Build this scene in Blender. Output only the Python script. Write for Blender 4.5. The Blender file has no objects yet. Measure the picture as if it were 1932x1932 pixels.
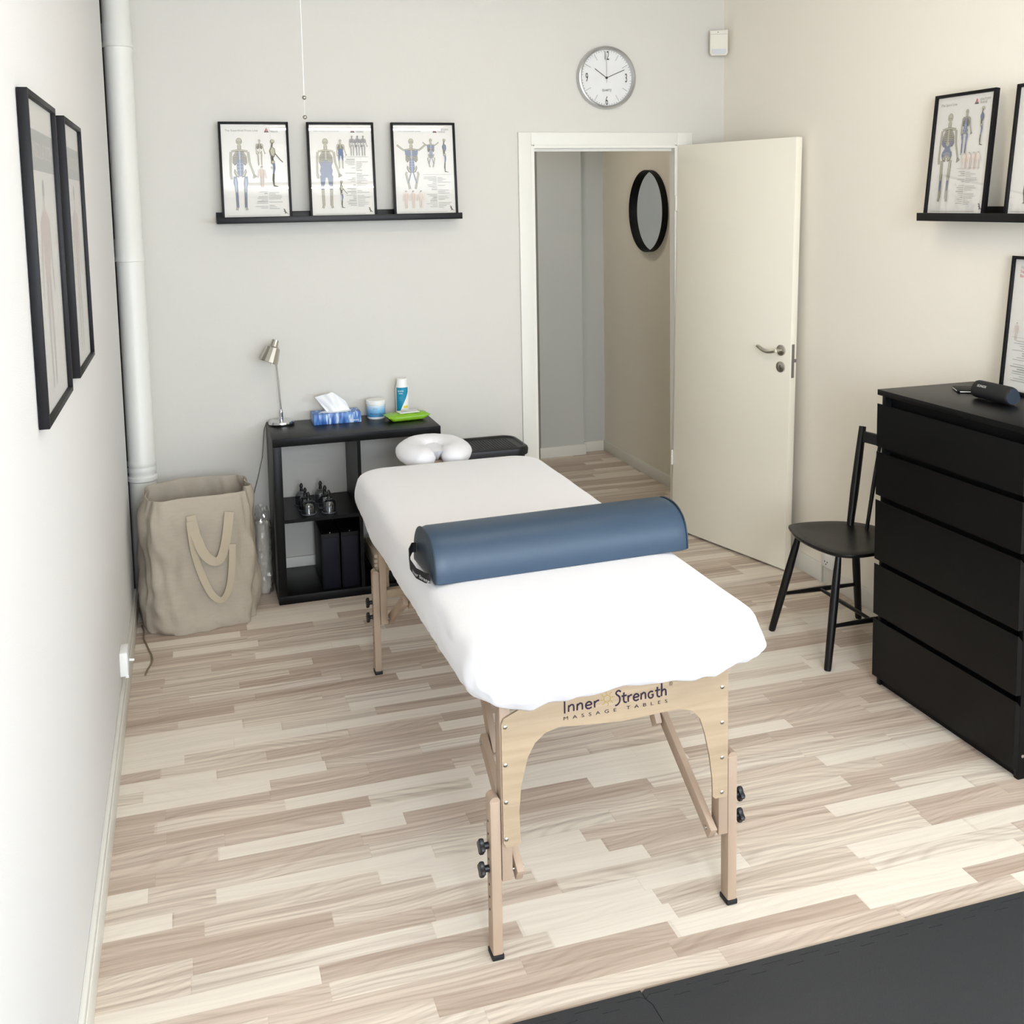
import bpy, bmesh, math, random
from mathutils import Vector, Matrix, noise
random.seed(7)
SC = bpy.context.scene
COL = SC.collection
R = math.radians
PI = math.pi

# ------------------------------------------------------------------ camera
cam_d = bpy.data.cameras.new('camera')
cam = bpy.data.objects.new('camera', cam_d)
COL.objects.link(cam)
SC.camera = cam
right = Vector((0.9538101373385067, -0.2998866222193102, -0.017726695241682813))
fwd = Vector((0.29622137831385975, 0.9486915775394988, -0.11062181401267242))
up = Vector((0.04999116862142708, 0.10026118151862082, 0.9937044724365259))
m = Matrix((right, up, -fwd)).transposed().to_4x4()
m.translation = Vector((0.29781883, -5.14723573, 1.79794681))
cam.matrix_world = m
cam_d.sensor_width = 36
cam_d.lens = 1997.6289 / 1932 * 36
cam_d.shift_x = -(977.76 - 966) / 1932
cam_d.shift_y = (602.30 - 966) / 1932
cam_d.clip_start = 0.02

# ------------------------------------------------------------------ world and main lights
W = bpy.data.worlds.new('sky')
SC.world = W
W.use_nodes = True
bg = W.node_tree.nodes['Background']
bg.inputs[0].default_value = (0.72, 0.86, 1.0, 1)
bg.inputs[1].default_value = 3.0
SC.view_settings.view_transform = 'Standard'
SC.view_settings.look = 'None'
SC.view_settings.exposure = 0.75
SC.view_settings.gamma = 1


def area(name, loc, target, sx, sy, power, col):
    d = bpy.data.lights.new(name, 'AREA')
    d.shape = 'RECTANGLE'
    d.size, d.size_y = sx, sy
    d.energy = power
    d.color = col
    o = bpy.data.objects.new(name, d)
    COL.objects.link(o)
    o.location = loc
    o.rotation_euler = (Vector(target) - Vector(loc)).to_track_quat('-Z', 'Y').to_euler()
    return o


RY = -6.6       # wall behind the camera
CZ = 2.95       # ceiling height
RX = 3.075      # right wall
RE = 5.2        # far right wall of the wider part of the room
area('daylight_window', (3.95, RY + 0.16, 1.80), (1.4, -0.8, 0.5), 2.1, 1.5, 30, (0.79, 0.87, 1.0))
area('daylight_window_left', (2.1, RY + 0.16, 1.80), (1.9, -0.5, 0.6), 1.2, 1.5, 13, (0.81, 0.88, 1.0))
area('added_window_fill_far_left', (0.75, RY + 0.16, 1.80), (3.0, -1.8, 1.0), 1.0, 1.5, 70, (0.84, 0.90, 1.0))  # unseen window light added to brighten the right wall

# ------------------------------------------------------------------ materials


def lin(c):
    return tuple(((x / 255) / 12.92 if x / 255 <= 0.04045 else ((x / 255 + 0.055) / 1.055) ** 2.4) for x in c)


MATS = {}


def mat(name, col=(128, 128, 128), rough=0.5, metal=0.0, bump=0.0, bscale=200.0, spec=0.5, trans=0.0,
        ior=1.45, emit=None, estr=0.0, var=0.0, vscale=8.0, sheen=0.0, stretch=(1, 1, 1), coat=0.0):
    if name in MATS:
        return MATS[name]
    M = bpy.data.materials.new(name)
    M.use_nodes = True
    nt = M.node_tree
    b = nt.nodes['Principled BSDF']
    c = lin(col) + (1,)
    b.inputs['Base Color'].default_value = c
    b.inputs['Roughness'].default_value = rough
    b.inputs['Metallic'].default_value = metal
    b.inputs['Specular IOR Level'].default_value = spec
    b.inputs['Transmission Weight'].default_value = trans
    b.inputs['IOR'].default_value = ior
    b.inputs['Sheen Weight'].default_value = sheen
    b.inputs['Coat Weight'].default_value = coat
    if emit:
        b.inputs['Emission Color'].default_value = lin(emit) + (1,)
        b.inputs['Emission Strength'].default_value = estr
    if bump or var:
        tc = nt.nodes.new('ShaderNodeTexCoord')
        mp = nt.nodes.new('ShaderNodeMapping')
        mp.inputs['Scale'].default_value = stretch
        nt.links.new(tc.outputs['Object'], mp.inputs[0])
    if bump:
        n = nt.nodes.new('ShaderNodeTexNoise')
        n.inputs['Scale'].default_value = bscale
        n.inputs['Detail'].default_value = 3
        nt.links.new(mp.outputs[0], n.inputs['Vector'])
        bp = nt.nodes.new('ShaderNodeBump')
        bp.inputs['Strength'].default_value = bump
        bp.inputs['Distance'].default_value = 0.002
        nt.links.new(n.outputs['Fac'], bp.inputs['Height'])
        nt.links.new(bp.outputs[0], b.inputs['Normal'])
    if var:
        n = nt.nodes.new('ShaderNodeTexNoise')
        n.inputs['Scale'].default_value = vscale
        n.inputs['Detail'].default_value = 5
        nt.links.new(mp.outputs[0], n.inputs['Vector'])
        mx = nt.nodes.new('ShaderNodeMix')
        mx.data_type = 'RGBA'
        mx.inputs['A'].default_value = tuple(x * (1 - var) for x in c[:3]) + (1,)
        mx.inputs['B'].default_value = tuple(min(1, x * (1 + var)) for x in c[:3]) + (1,)
        nt.links.new(n.outputs['Fac'], mx.inputs['Factor'])
        nt.links.new(mx.outputs['Result'], b.inputs['Base Color'])
    MATS[name] = M
    return M


def floor_material():
    M = bpy.data.materials.new('laminate_floor')
    M.use_nodes = True
    nt = M.node_tree
    N = nt.nodes
    L = nt.links
    b = N['Principled BSDF']

    def math_(op, a, bb=None, cc=None):
        n = N.new('ShaderNodeMath')
        n.operation = op
        for i, v in enumerate((a, bb, cc)):
            if v is None:
                continue
            if isinstance(v, (int, float)):
                n.inputs[i].default_value = v
            else:
                L.new(v, n.inputs[i])
        return n.outputs[0]

    def comb(x, y, z):
        n = N.new('ShaderNodeCombineXYZ')
        for i, v in enumerate((x, y, z)):
            if isinstance(v, (int, float)):
                n.inputs[i].default_value = v
            else:
                L.new(v, n.inputs[i])
        return n.outputs[0]

    def white(v):
        n = N.new('ShaderNodeTexWhiteNoise')
        n.noise_dimensions = '3D'
        L.new(v, n.inputs[0])
        return n.outputs[0]
    tc = N.new('ShaderNodeTexCoord')
    sp = N.new('ShaderNodeSeparateXYZ')
    L.new(tc.outputs['Object'], sp.inputs[0])
    X, Y = sp.outputs[0], sp.outputs[1]
    row = math_('FLOOR', math_('DIVIDE', math_('ADD', Y, 0.02), 0.0625))
    r1 = white(comb(row, 3.3, 0))
    xs = math_('ADD', math_('DIVIDE', X, 0.48), math_('MULTIPLY', r1, 17.0))
    xs = math_('ADD', xs, math_('MULTIPLY', math_('SINE', math_('MULTIPLY', xs, 4.1)), 0.19))
    cell = math_('FLOOR', xs)
    idn = white(comb(row, cell, 1.7))
    id2 = white(comb(row, cell, 9.1))
    # tone of each strip
    cr = N.new('ShaderNodeValToRGB')
    L.new(idn, cr.inputs[0])
    e = cr.color_ramp
    e.interpolation = 'CONSTANT'
    cols = [(0.0, (230, 220, 205)), (0.34, (221, 208, 191)), (0.52, (213, 197, 180)), (0.70, (203, 186, 169)),
            (0.84, (225, 214, 197)), (0.93, (194, 176, 159))]
    e.elements[0].position = 0
    e.elements[0].color = lin(cols[0][1]) + (1,)
    e.elements[1].position = cols[1][0]
    e.elements[1].color = lin(cols[1][1]) + (1,)
    for p, c in cols[2:]:
        k = e.elements.new(p)
        k.color = lin(c) + (1,)
    # grain: stretched noise warped a little
    off = math_('MULTIPLY', id2, 37.0)
    wn = N.new('ShaderNodeTexNoise')
    wn.inputs['Scale'].default_value = 1.0
    wn.inputs['Detail'].default_value = 1
    L.new(comb(math_('ADD', math_('MULTIPLY', X, 1.5), off), math_('MULTIPLY', Y, 4.0), off), wn.inputs['Vector'])
    warp = math_('MULTIPLY', math_('SUBTRACT', wn.outputs['Fac'], 0.5), 1.0)
    g = N.new('ShaderNodeTexNoise')
    g.inputs['Scale'].default_value = 1.0
    g.inputs['Detail'].default_value = 5
    g.inputs['Roughness'].default_value = 0.62
    L.new(comb(math_('ADD', math_('MULTIPLY', X, 1.3), off),
               math_('ADD', math_('MULTIPLY', Y, 62.0), math_('MULTIPLY', warp, 4.2)), off), g.inputs['Vector'])
    gr = N.new('ShaderNodeValToRGB')
    L.new(g.outputs['Fac'], gr.inputs[0])
    gr.color_ramp.elements[0].position = 0.40
    gr.color_ramp.elements[0].color = (1, 1, 1, 1)
    gr.color_ramp.elements[1].position = 0.68
    gr.color_ramp.elements[1].color = (0, 0, 0, 1)
    # rings (cathedral figure)
    wv = N.new('ShaderNodeTexWave')
    wv.wave_type = 'BANDS'
    wv.bands_direction = 'Y'
    wv.inputs['Scale'].default_value = 1.0
    wv.inputs['Distortion'].default_value = 2.2
    wv.inputs['Detail'].default_value = 2
    wv.inputs['Detail Scale'].default_value = 1.2
    L.new(comb(math_('ADD', math_('MULTIPLY', X, 1.1), off),
               math_('ADD', math_('MULTIPLY', Y, 16.0), math_('MULTIPLY', warp, 5.0)), off), wv.inputs['Vector'])
    strength = math_('ADD', math_('MULTIPLY', math_('GREATER_THAN', idn, 0.3), 0.42), 0.14)
    dark = math_('MULTIPLY', math_('SUBTRACT', 1.0, gr.outputs[0]), strength)
    dark = math_('ADD', dark, math_('MULTIPLY', math_('MULTIPLY', math_('POWER', wv.outputs['Fac'], 3.0), 0.30),
                                    strength))
    # thin joints
    fx = math_('FRACT', xs)
    fy = math_('FRACT', math_('DIVIDE', math_('ADD', Y, 0.02), 0.0625))
    jx = math_('LESS_THAN', fx, 0.006)
    jy = math_('LESS_THAN', fy, 0.02)
    j = math_('MULTIPLY', math_('MAXIMUM', jx, jy), 0.12)
    dark = math_('MINIMUM', math_('ADD', dark, j), 0.9)
    mx = N.new('ShaderNodeMix')
    mx.data_type = 'RGBA'
    L.new(dark, mx.inputs['Factor'])
    L.new(cr.outputs[0], mx.inputs['A'])
    mx.inputs['B'].default_value = lin((146, 122, 107)) + (1,)
    L.new(mx.outputs['Result'], b.inputs['Base Color'])
    b.inputs['Roughness'].default_value = 0.42
    b.inputs['Specular IOR Level'].default_value = 0.35
    bp = N.new('ShaderNodeBump')
    bp.inputs['Strength'].default_value = 0.08
    bp.inputs['Distance'].default_value = 0.001
    L.new(g.outputs['Fac'], bp.inputs['Height'])
    L.new(bp.outputs[0], b.inputs['Normal'])
    return M


def wood_material(name, c1, c2, axis=(3, 3, 40), rough=0.45):
    M = bpy.data.materials.new(name)
    M.use_nodes = True
    nt = M.node_tree
    b = nt.nodes['Principled BSDF']
    tc = nt.nodes.new('ShaderNodeTexCoord')
    mp = nt.nodes.new('ShaderNodeMapping')
    mp.inputs['Scale'].default_value = axis
    n = nt.nodes.new('ShaderNodeTexNoise')
    n.inputs['Scale'].default_value = 3
    n.inputs['Detail'].default_value = 6
    n.inputs['Distortion'].default_value = 0.6
    cr = nt.nodes.new('ShaderNodeValToRGB')
    cr.color_ramp.elements[0].position = 0.3
    cr.color_ramp.elements[0].color = lin(c1) + (1,)
    cr.color_ramp.elements[1].position = 0.7
    cr.color_ramp.elements[1].color = lin(c2) + (1,)
    nt.links.new(tc.outputs['Object'], mp.inputs[0])
    nt.links.new(mp.outputs[0], n.inputs['Vector'])
    nt.links.new(n.outputs['Fac'], cr.inputs[0])
    nt.links.new(cr.outputs[0], b.inputs['Base Color'])
    b.inputs['Roughness'].default_value = rough
    return M


def glaze_material(name, strength=0.10, tint=(1, 1, 1)):
    """thin clear pane: mostly see-through with a mirror-like skin"""
    M = bpy.data.materials.new(name)
    M.use_nodes = True
    nt = M.node_tree
    for n in list(nt.nodes):
        if n.type == 'BSDF_PRINCIPLED':
            nt.nodes.remove(n)
    out = [n for n in nt.nodes if n.type == 'OUTPUT_MATERIAL'][0]
    t = nt.nodes.new('ShaderNodeBsdfTransparent')
    t.inputs[0].default_value = tuple(tint) + (1,)
    g = nt.nodes.new('ShaderNodeBsdfGlossy')
    g.inputs['Roughness'].default_value = 0.004
    ge = nt.nodes.new('ShaderNodeNewGeometry')
    dt = nt.nodes.new('ShaderNodeVectorMath')
    dt.operation = 'DOT_PRODUCT'
    nt.links.new(ge.outputs['Incoming'], dt.inputs[0])
    nt.links.new(ge.outputs['Normal'], dt.inputs[1])
    prev_ = dt.outputs['Value']
    for op, v in (('ABSOLUTE', None), ('SUBTRACT', 1.0), ('POWER', 5.0), ('MULTIPLY_ADD', 0.6)):
        mul = nt.nodes.new('ShaderNodeMath')
        mul.operation = op
        if op == 'SUBTRACT':
            mul.inputs[0].default_value = 1.0
            nt.links.new(prev_, mul.inputs[1])
        else:
            nt.links.new(prev_, mul.inputs[0])
            if v:
                mul.inputs[1].default_value = v
        if op == 'MULTIPLY_ADD':
            mul.inputs[2].default_value = strength
        prev_ = mul.outputs[0]
    cl = nt.nodes.new('ShaderNodeClamp')
    nt.links.new(mul.outputs[0], cl.inputs[0])
    mx = nt.nodes.new('ShaderNodeMixShader')
    nt.links.new(cl.outputs[0], mx.inputs[0])
    nt.links.new(t.outputs[0], mx.inputs[1])
    nt.links.new(g.outputs[0], mx.inputs[2])
    nt.links.new(mx.outputs[0], out.inputs[0])
    return M


WALLC = (211, 208, 200)  # wall tones differ to carry the light balance in their colours
m_wall = mat('wall_paint_dimmed', WALLC, 0.85, bump=0.25, bscale=160, stretch=(1, 1, 2.2))
m_wall_r = mat('wall_paint_right_lit', (244, 238, 225), 0.85, bump=0.25, bscale=160, stretch=(1, 1, 2.2))  # lightened so the right wall looks better lit
m_wall_l = mat('wall_paint_left_dimmed', (222, 221, 219), 0.8, bump=0.25, bscale=160, stretch=(1, 1, 2.2))  # darkened to hold back the light on the left wall
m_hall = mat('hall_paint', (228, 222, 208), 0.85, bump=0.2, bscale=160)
m_ceil = mat('ceiling_paint', (214, 213, 206), 0.9)
m_trim = mat('trim_paint', (226, 224, 215), 0.45)
m_door = mat('door_lacquer', (240, 235, 219), 0.38)
m_floor = floor_material()
m_gap_shade = mat('gap_shade', (70, 64, 56), 0.9)  # shade of the pipe recess as a dark colour
m_pipe = mat('pipe_paint', (230, 229, 222), 0.4)
m_blk = mat('black_brown_foil', (9, 9, 10), 0.36, spec=0.2, bump=0.15, bscale=60, stretch=(1, 8, 8), var=0.15, vscale=20)
m_blk2 = mat('black_brown_dark', (7, 7, 8), 0.55, spec=0.25)
m_blkpaint = mat('black_lacquer', (10, 10, 12), 0.4, spec=0.35)
m_frame = mat('black_frame', (11, 10, 13), 0.5, spec=0.3)
m_paper = mat('poster_paper', (236, 233, 226), 0.6)
m_glaze = glaze_material('clear_glazing', 0.09)
m_glaze2 = glaze_material('clear_glass', 0.03)
m_steel = mat('brushed_steel', (190, 186, 176), 0.28, 1.0)
m_chrome = mat('chrome', (205, 206, 208), 0.08, 1.0)
m_cotton = mat('white_cotton', (226, 225, 227), 0.85, bump=0.25, bscale=500, sheen=0.2)
m_beech = wood_material('beech', (160, 138, 118), (174, 152, 131), (3, 3, 1.0))
m_ply = wood_material('plywood', (158, 138, 112), (174, 154, 127), (1.0, 3, 14))
m_blue = mat('blue_vinyl', (46, 65, 84), 0.42, bump=0.1, bscale=900)
m_bluedark = mat('blue_vinyl_end', (36, 50, 62), 0.45)
m_rubber = mat('black_rubber', (16, 16, 18), 0.55)
m_plastic = mat('black_plastic', (22, 23, 25), 0.42)
m_web = mat('black_webbing', (12, 12, 14), 0.7)
m_whitep = mat('white_plastic', (238, 238, 234), 0.35)
m_linen = mat('linen', (176, 166, 150), 0.9, bump=0.5, bscale=320, var=0.08, vscale=30, stretch=(1, 1, 3))
m_linen2 = mat('linen_webbing', (182, 170, 148), 0.85, bump=0.4, bscale=600)
m_dark = mat('print_black', (40, 38, 40), 0.6)
m_navy = mat('navy_card', (10, 10, 26), 0.55, spec=0.25)
m_mat = mat('foam_mat', (47, 48, 50), 0.5, bump=0.5, bscale=330)

# ------------------------------------------------------------------ mesh helpers


class MB:
    def __init__(s):
        s.bm = bmesh.new()
        s.mi = 0

    def _new(s, faces):
        for f in faces:
            f.material_index = s.mi

    def box(s, x0, x1, y0, y1, z0, z1, bev=0.0, M=None, seg=2):
        t = bmesh.new()
        v = [t.verts.new(p) for p in ((x0, y0, z0), (x1, y0, z0), (x1, y1, z0), (x0, y1, z0),
                                      (x0, y0, z1), (x1, y0, z1), (x1, y1, z1), (x0, y1, z1))]
        for q in ((0, 3, 2, 1), (4, 5, 6, 7), (0, 1, 5, 4), (1, 2, 6, 5), (2, 3, 7, 6), (3, 0, 4, 7)):
            t.faces.new([v[i] for i in q])
        if bev:
            bmesh.ops.bevel(t, geom=list(t.edges), offset=bev, segments=seg, affect='EDGES', profile=0.5)
        if M:
            bmesh.ops.transform(t, matrix=M, verts=t.verts)
        s.merge(t)
        return s

    def merge(s, t):
        t.normal_update()
        mp = {}
        for v in t.verts:
            mp[v] = s.bm.verts.new(v.co)
        for f in t.faces:
            try:
                nf = s.bm.faces.new([mp[v] for v in f.verts])
                nf.material_index = s.mi
            except ValueError:
                pass
        t.free()

    def rings(s, rings, cap0=True, cap1=True, closed=True):
        R_ = [[s.bm.verts.new(p) for p in r] for r in rings]
        n = len(R_[0])
        rng = range(n) if closed else range(n - 1)
        fs = []
        for a, b in zip(R_[:-1], R_[1:]):
            for i in rng:
                j = (i + 1) % n
                fs.append(s.bm.faces.new((a[i], a[j], b[j], b[i])))
        if cap0 and closed:
            fs.append(s.bm.faces.new(R_[0][::-1]))
        if cap1 and closed:
            fs.append(s.bm.faces.new(R_[-1]))
        s._new(fs)
        return s

    def tube(s, pts, r, n=12, caps=True, flat=None):
        """round (or flat=(w,t)) tube along points; r number or list"""
        pts = [Vector(p) for p in pts]
        k = len(pts)
        rs = r if isinstance(r, (list, tuple)) else [r] * k
        out = []
        prev = None
        for i, p in enumerate(pts):
            a = pts[max(i - 1, 0)]
            b = pts[min(i + 1, k - 1)]
            d = (b - a).normalized()
            if prev is None:
                ref = Vector((0, 0, 1)) if abs(d.z) < 0.9 else Vector((0, 1, 0))
                u = d.cross(ref).normalized()
            else:
                u = (prev - d * prev.dot(d)).normalized()
            prev = u
            w = d.cross(u)
            ring = []
            for j in range(n):
                t = 2 * PI * j / n
                ring.append(p + (u * math.cos(t) + w * math.sin(t)) * rs[i])
            out.append(ring)
        return s.rings(out, caps, caps)

    def cyl(s, p0, p1, r0, r1=None, n=20):
        return s.tube([p0, p1], [r0, r0 if r1 is None else r1], n)

    def lathe(s, prof, c=(0, 0, 0), n=32, cap0=True, cap1=True, M=None):
        out = []
        for r, z in prof:
            ring = []
            for j in range(n):
                t = 2 * PI * j / n
                p = Vector((r * math.cos(t), r * math.sin(t), z))
                if M:
                    p = M @ p
                ring.append(p + Vector(c))
            out.append(ring)
        return s.rings(out, cap0, cap1)

    def prism(s, poly, axis, d0, d1, bev=0.0):
        """poly of 2D points in the two other axes, extruded from d0 to d1 along axis"""
        def P(a, b, d):
            return {0: (d, a, b), 1: (a, d, b), 2: (a, b, d)}[axis]
        t = bmesh.new()
        A = [t.verts.new(P(a, b, d0)) for a, b in poly]
        B = [t.verts.new(P(a, b, d1)) for a, b in poly]
        n = len(poly)
        t.faces.new(A)
        t.faces.new(B[::-1])
        for i in range(n):
            j = (i + 1) % n
            t.faces.new((A[i], A[j], B[j], B[i]))
        bmesh.ops.recalc_face_normals(t, faces=t.faces)
        if bev:
            ed = [e for e in t.edges if e.verts[0].co[axis] == e.verts[1].co[axis]]
            bmesh.ops.bevel(t, geom=ed, offset=bev, segments=2, affect='EDGES')
        s.merge(t)
        return s

    def sphere(s, c, r, n=20, sc=(1, 1, 1)):
        prof = [(max(1e-4, r * math.sin(PI * i / 10)), -r * math.cos(PI * i / 10)) for i in range(11)]
        M = Matrix.Diagonal((sc[0], sc[1], sc[2], 1))
        return s.lathe(prof, c, n, M=M)

    def text(s, body, size, M, extrude=0.0002, sx=1.0, space=1.0, align='LEFT', off=0.0):
        cu = bpy.data.curves.new('t', 'FONT')
        cu.body = body
        cu.size = size
        cu.extrude = extrude
        cu.space_character = space
        cu.align_x = align
        cu.offset = off
        cu.resolution_u = 3
        o = bpy.data.objects.new('t', cu)
        COL.objects.link(o)
        dg = bpy.context.evaluated_depsgraph_get()
        me = bpy.data.meshes.new_from_object(o.evaluated_get(dg))
        t = bmesh.new()
        t.from_mesh(me)
        bmesh.ops.transform(t, matrix=M @ Matrix.Diagonal((sx, 1, 1, 1)), verts=t.verts)
        s.merge(t)
        bpy.data.objects.remove(o)
        bpy.data.curves.remove(cu)
        bpy.data.meshes.remove(me)
        return s


WM = {}


def link(o, parent):
    COL.objects.link(o)
    if parent is not None:
        o.parent = parent
        if parent in WM:
            o.matrix_parent_inverse = WM[parent].inverted()
    return o


def obj(name, mb, mats, parent=None, local=False, sharp=38, recalc=True, smooth=True):
    """one mesh object; vertices in world coordinates unless local"""
    bm = mb.bm
    if recalc:
        bmesh.ops.recalc_face_normals(bm, faces=bm.faces)
    if smooth:
        for f in bm.faces:
            f.smooth = True
        for e in bm.edges:
            if len(e.link_faces) == 2:
                if e.calc_face_angle(0) > R(sharp):
                    e.smooth = False
            else:
                e.smooth = False
    me = bpy.data.meshes.new(name)
    bm.to_mesh(me)
    bm.free()
    for m_ in (mats if isinstance(mats, (list, tuple)) else [mats]):
        me.materials.append(m_)
    o = bpy.data.objects.new(name, me)
    COL.objects.link(o)
    if parent is not None:
        o.parent = parent
        if not local and parent in WM:
            o.matrix_parent_inverse = WM[parent].inverted()
        if not local and parent in WM:
            WM[o] = WM[o] if o in WM else Matrix.Identity(4)
    if o not in WM:
        WM[o] = Matrix.Identity(4)
    return o


def thing(name, label, cat, loc=(0, 0, 0), rot=(0, 0, 0), group=None):
    o = bpy.data.objects.new(name, None)
    COL.objects.link(o)
    o.empty_display_size = 0.05
    o.location = loc
    o.rotation_euler = rot
    o['label'] = label
    o['category'] = cat
    if group:
        o['group'] = group
    from mathutils import Euler
    WM[o] = Matrix.Translation(loc) @ Euler(rot).to_matrix().to_4x4()
    return o


def tag(o, label, cat, group=None):
    o['label'] = label
    o['category'] = cat
    if group:
        o['group'] = group
    return o


def struct(name, mb, m_, parent=None, **k):
    o = obj(name, mb, m_, parent, **k)
    if parent is None:
        o['kind'] = 'structure'
    return o


# ------------------------------------------------------------------ room shell
TH = 0.05
DX0, DX1, DH = 1.99, 2.79, 2.075
b = MB()
b.box(-0.4, RE + 0.2, RY - 0.15, 3.2, -0.06, 0)
struct('floor', b, m_floor)
b = MB()
b.box(-0.3, RE + 0.2, RY - 0.15, 0.0, CZ, CZ + 0.1)
struct('ceiling', b, m_ceil)
b = MB()
b.box(-0.2, DX0, 0, TH, 0, CZ)
b.box(DX1, RX + 0.2, 0, TH, 0, CZ)
b.box(DX0, DX1, 0, TH, DH, CZ)
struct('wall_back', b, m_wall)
b = MB()
b.box(RX, RX + 0.12, -3.25, 0.0, 0, CZ)
b.box(RX + 0.12, RE, -3.25, -3.13, 0, CZ)
b.box(RE, RE + 0.12, RY, -3.13, 0, CZ)
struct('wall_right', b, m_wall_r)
b = MB()
b.box(-0.12, 0.0, RY, -0.22, 0, CZ)
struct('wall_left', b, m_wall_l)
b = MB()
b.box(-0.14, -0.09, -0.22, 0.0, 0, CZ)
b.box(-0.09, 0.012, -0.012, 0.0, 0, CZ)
struct('gap_shade_backing', b, m_gap_shade)  # dark backing puts the deep shade beside the pipe into its colour
# wall behind the camera with two window openings and an added far-left one
WZ0, WZ1 = 0.95, 2.62
wins = [(0.15, 1.3), (1.45, 2.75), (2.9, 5.05)]  # first opening added for the light on the right wall
b = MB()
b.box(-0.12, RE + 0.12, RY - 0.15, RY, 0, WZ0)
b.box(-0.12, RE + 0.12, RY - 0.15, RY, WZ1, CZ)
xs = [-0.12] + [v for w in wins for v in w] + [RE + 0.12]
for i in range(0, len(xs), 2):
    b.box(xs[i], xs[i + 1], RY - 0.15, RY, WZ0, WZ1)
struct('wall_front', b, m_wall)
for i, (x0, x1) in enumerate(wins):
    b = MB()
    f = 0.05
    y0, y1 = RY - 0.10, RY - 0.04
    b.box(x0, x1, y0, y1, WZ0, WZ0 + f, 0.004)
    b.box(x0, x1, y0, y1, WZ1 - f, WZ1, 0.004)
    n = 2 if x1 - x0 > 1.2 else 1
    for k in range(n + 1):
        xx = x0 + (x1 - x0 - f) * k / n
        b.box(xx, xx + f, y0, y1, WZ0 + f, WZ1 - f, 0.004)
    wf = struct('window_%d' % (i + 1), b, m_trim)  # window_1 is the added far-left one
    b = MB()
    b.box(x0 + 0.02, x1 - 0.02, RY - 0.072, RY - 0.068, WZ0 + 0.02, WZ1 - 0.02)
    obj('window_pane', b, m_glaze2, wf)

# hallway beyond the door
b = MB()
b.box(3.12, 3.2, TH, 2.0, 0, 2.6)
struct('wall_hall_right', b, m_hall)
b = MB()
b.box(2.61, 2.93, 1.77, 2.0, 0, 2.6)
b.box(2.93, 3.12, 1.84, 2.0, 0, 2.6)
b.box(1.2, 2.61, 1.95, 2.0, 0, 2.6)
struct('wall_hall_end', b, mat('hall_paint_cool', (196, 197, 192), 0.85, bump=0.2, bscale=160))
b = MB()
b.box(1.12, 1.2, TH, 2.0, 0, 2.6)
struct('wall_hall_left', b, m_hall)
b = MB()
b.box(1.12, 3.2, TH, 2.0, 2.6, 2.68)
struct('ceiling_hall', b, m_ceil)
b = MB()
b.box(3.106, 3.12, TH, 1.84, 0, 0.075, 0.003)
b.box(2.93, 3.106, 1.826, 1.84, 0, 0.075, 0.003)
b.box(2.60, 2.944, 1.756, 1.77, 0, 0.075, 0.003)
struct('baseboard_hall', b, m_trim)

# baseboards
b = MB()
b.box(0.0, 0.012, RY, -0.24, 0, 0.10, 0.002)
b.box(0.012, 0.017, RY, -0.24, 0, 0.085, 0.002)
struct('baseboard_left', b, m_trim)
b = MB()
b.box(0.012, 1.918, -0.014, 0, 0, 0.085, 0.002)
b.box(2.885, RX, -0.014, 0, 0, 0.085, 0.002)
struct('baseboard_back', b, m_trim)
b = MB()
b.box(RX - 0.014, RX, -3.25, -1.0, 0, 0.085, 0.002)
b.box(RX - 0.014, RX, -0.985, 0, 0, 0.085, 0.002)
struct('baseboard_right', b, m_trim)
b = MB()
b.box(RX - 0.004, RX, -1.0, -0.985, 0, 0.085)
struct('joint_shadow_strip', b, mat('joint_shadow_gap', (60, 56, 50), 0.9))

# door casing and jamb lining
b = MB()
b.box(1.918, DX0 - 0.004, -0.014, 0, 0, DH + 0.068, 0.002)
b.box(DX1 + 0.006, 2.883, -0.014, 0, 0, DH + 0.068, 0.002)
b.box(DX0 - 0.004, DX1 + 0.006, -0.014, 0, DH + 0.004, DH + 0.068, 0.002)
struct('trim_1', b, m_trim)
b = MB()
b.box(DX0 - 0.004, DX0 + 0.012, -0.012, TH, 0, DH)
b.box(DX1 - 0.008, DX1 + 0.006, -0.012, TH, 0, DH)
b.box(DX0 + 0.012, DX1 - 0.008, -0.012, TH, DH - 0.012, DH + 0.004)
b.box(DX0 + 0.012, DX0 + 0.022, 0.03, TH, 0, DH - 0.012)
b.box(DX0 + 0.012, DX1 - 0.008, 0.03, TH, DH - 0.026, DH - 0.012)
struct('trim_2', b, m_trim)

# vertical waste pipe in the corner
b = MB()
pr = 0.060
prof = [(pr, 0)]


def collar(z, t, h=0.014):
    return [(pr, z - h), (pr + t, z - h * 0.6), (pr + t, z + h * 0.6), (pr, z + h)]


for z, t in ((0.565, 0.006), (0.605, 0.003), (0.635, 0.003)):
    prof += collar(z, t)
prof += [(pr, 1.56), (pr + 0.006, 1.562), (pr + 0.006, 1.578), (pr + 0.003, 1.584), (pr + 0.003, 1.66), (pr, 1.665)]
prof += [(pr, 2.50), (pr + 0.006, 2.503), (pr + 0.006, 2.518), (pr + 0.003, 2.524), (pr + 0.003, 2.60), (pr, 2.605)]
prof += [(pr, CZ)]
b.lathe(prof, (0.056, -0.075, 0), 40)
o = obj('drain_pipe', b, m_pipe)
tag(o, 'white painted vertical drain pipe with ring collars in the left rear corner', 'pipe')

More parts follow.
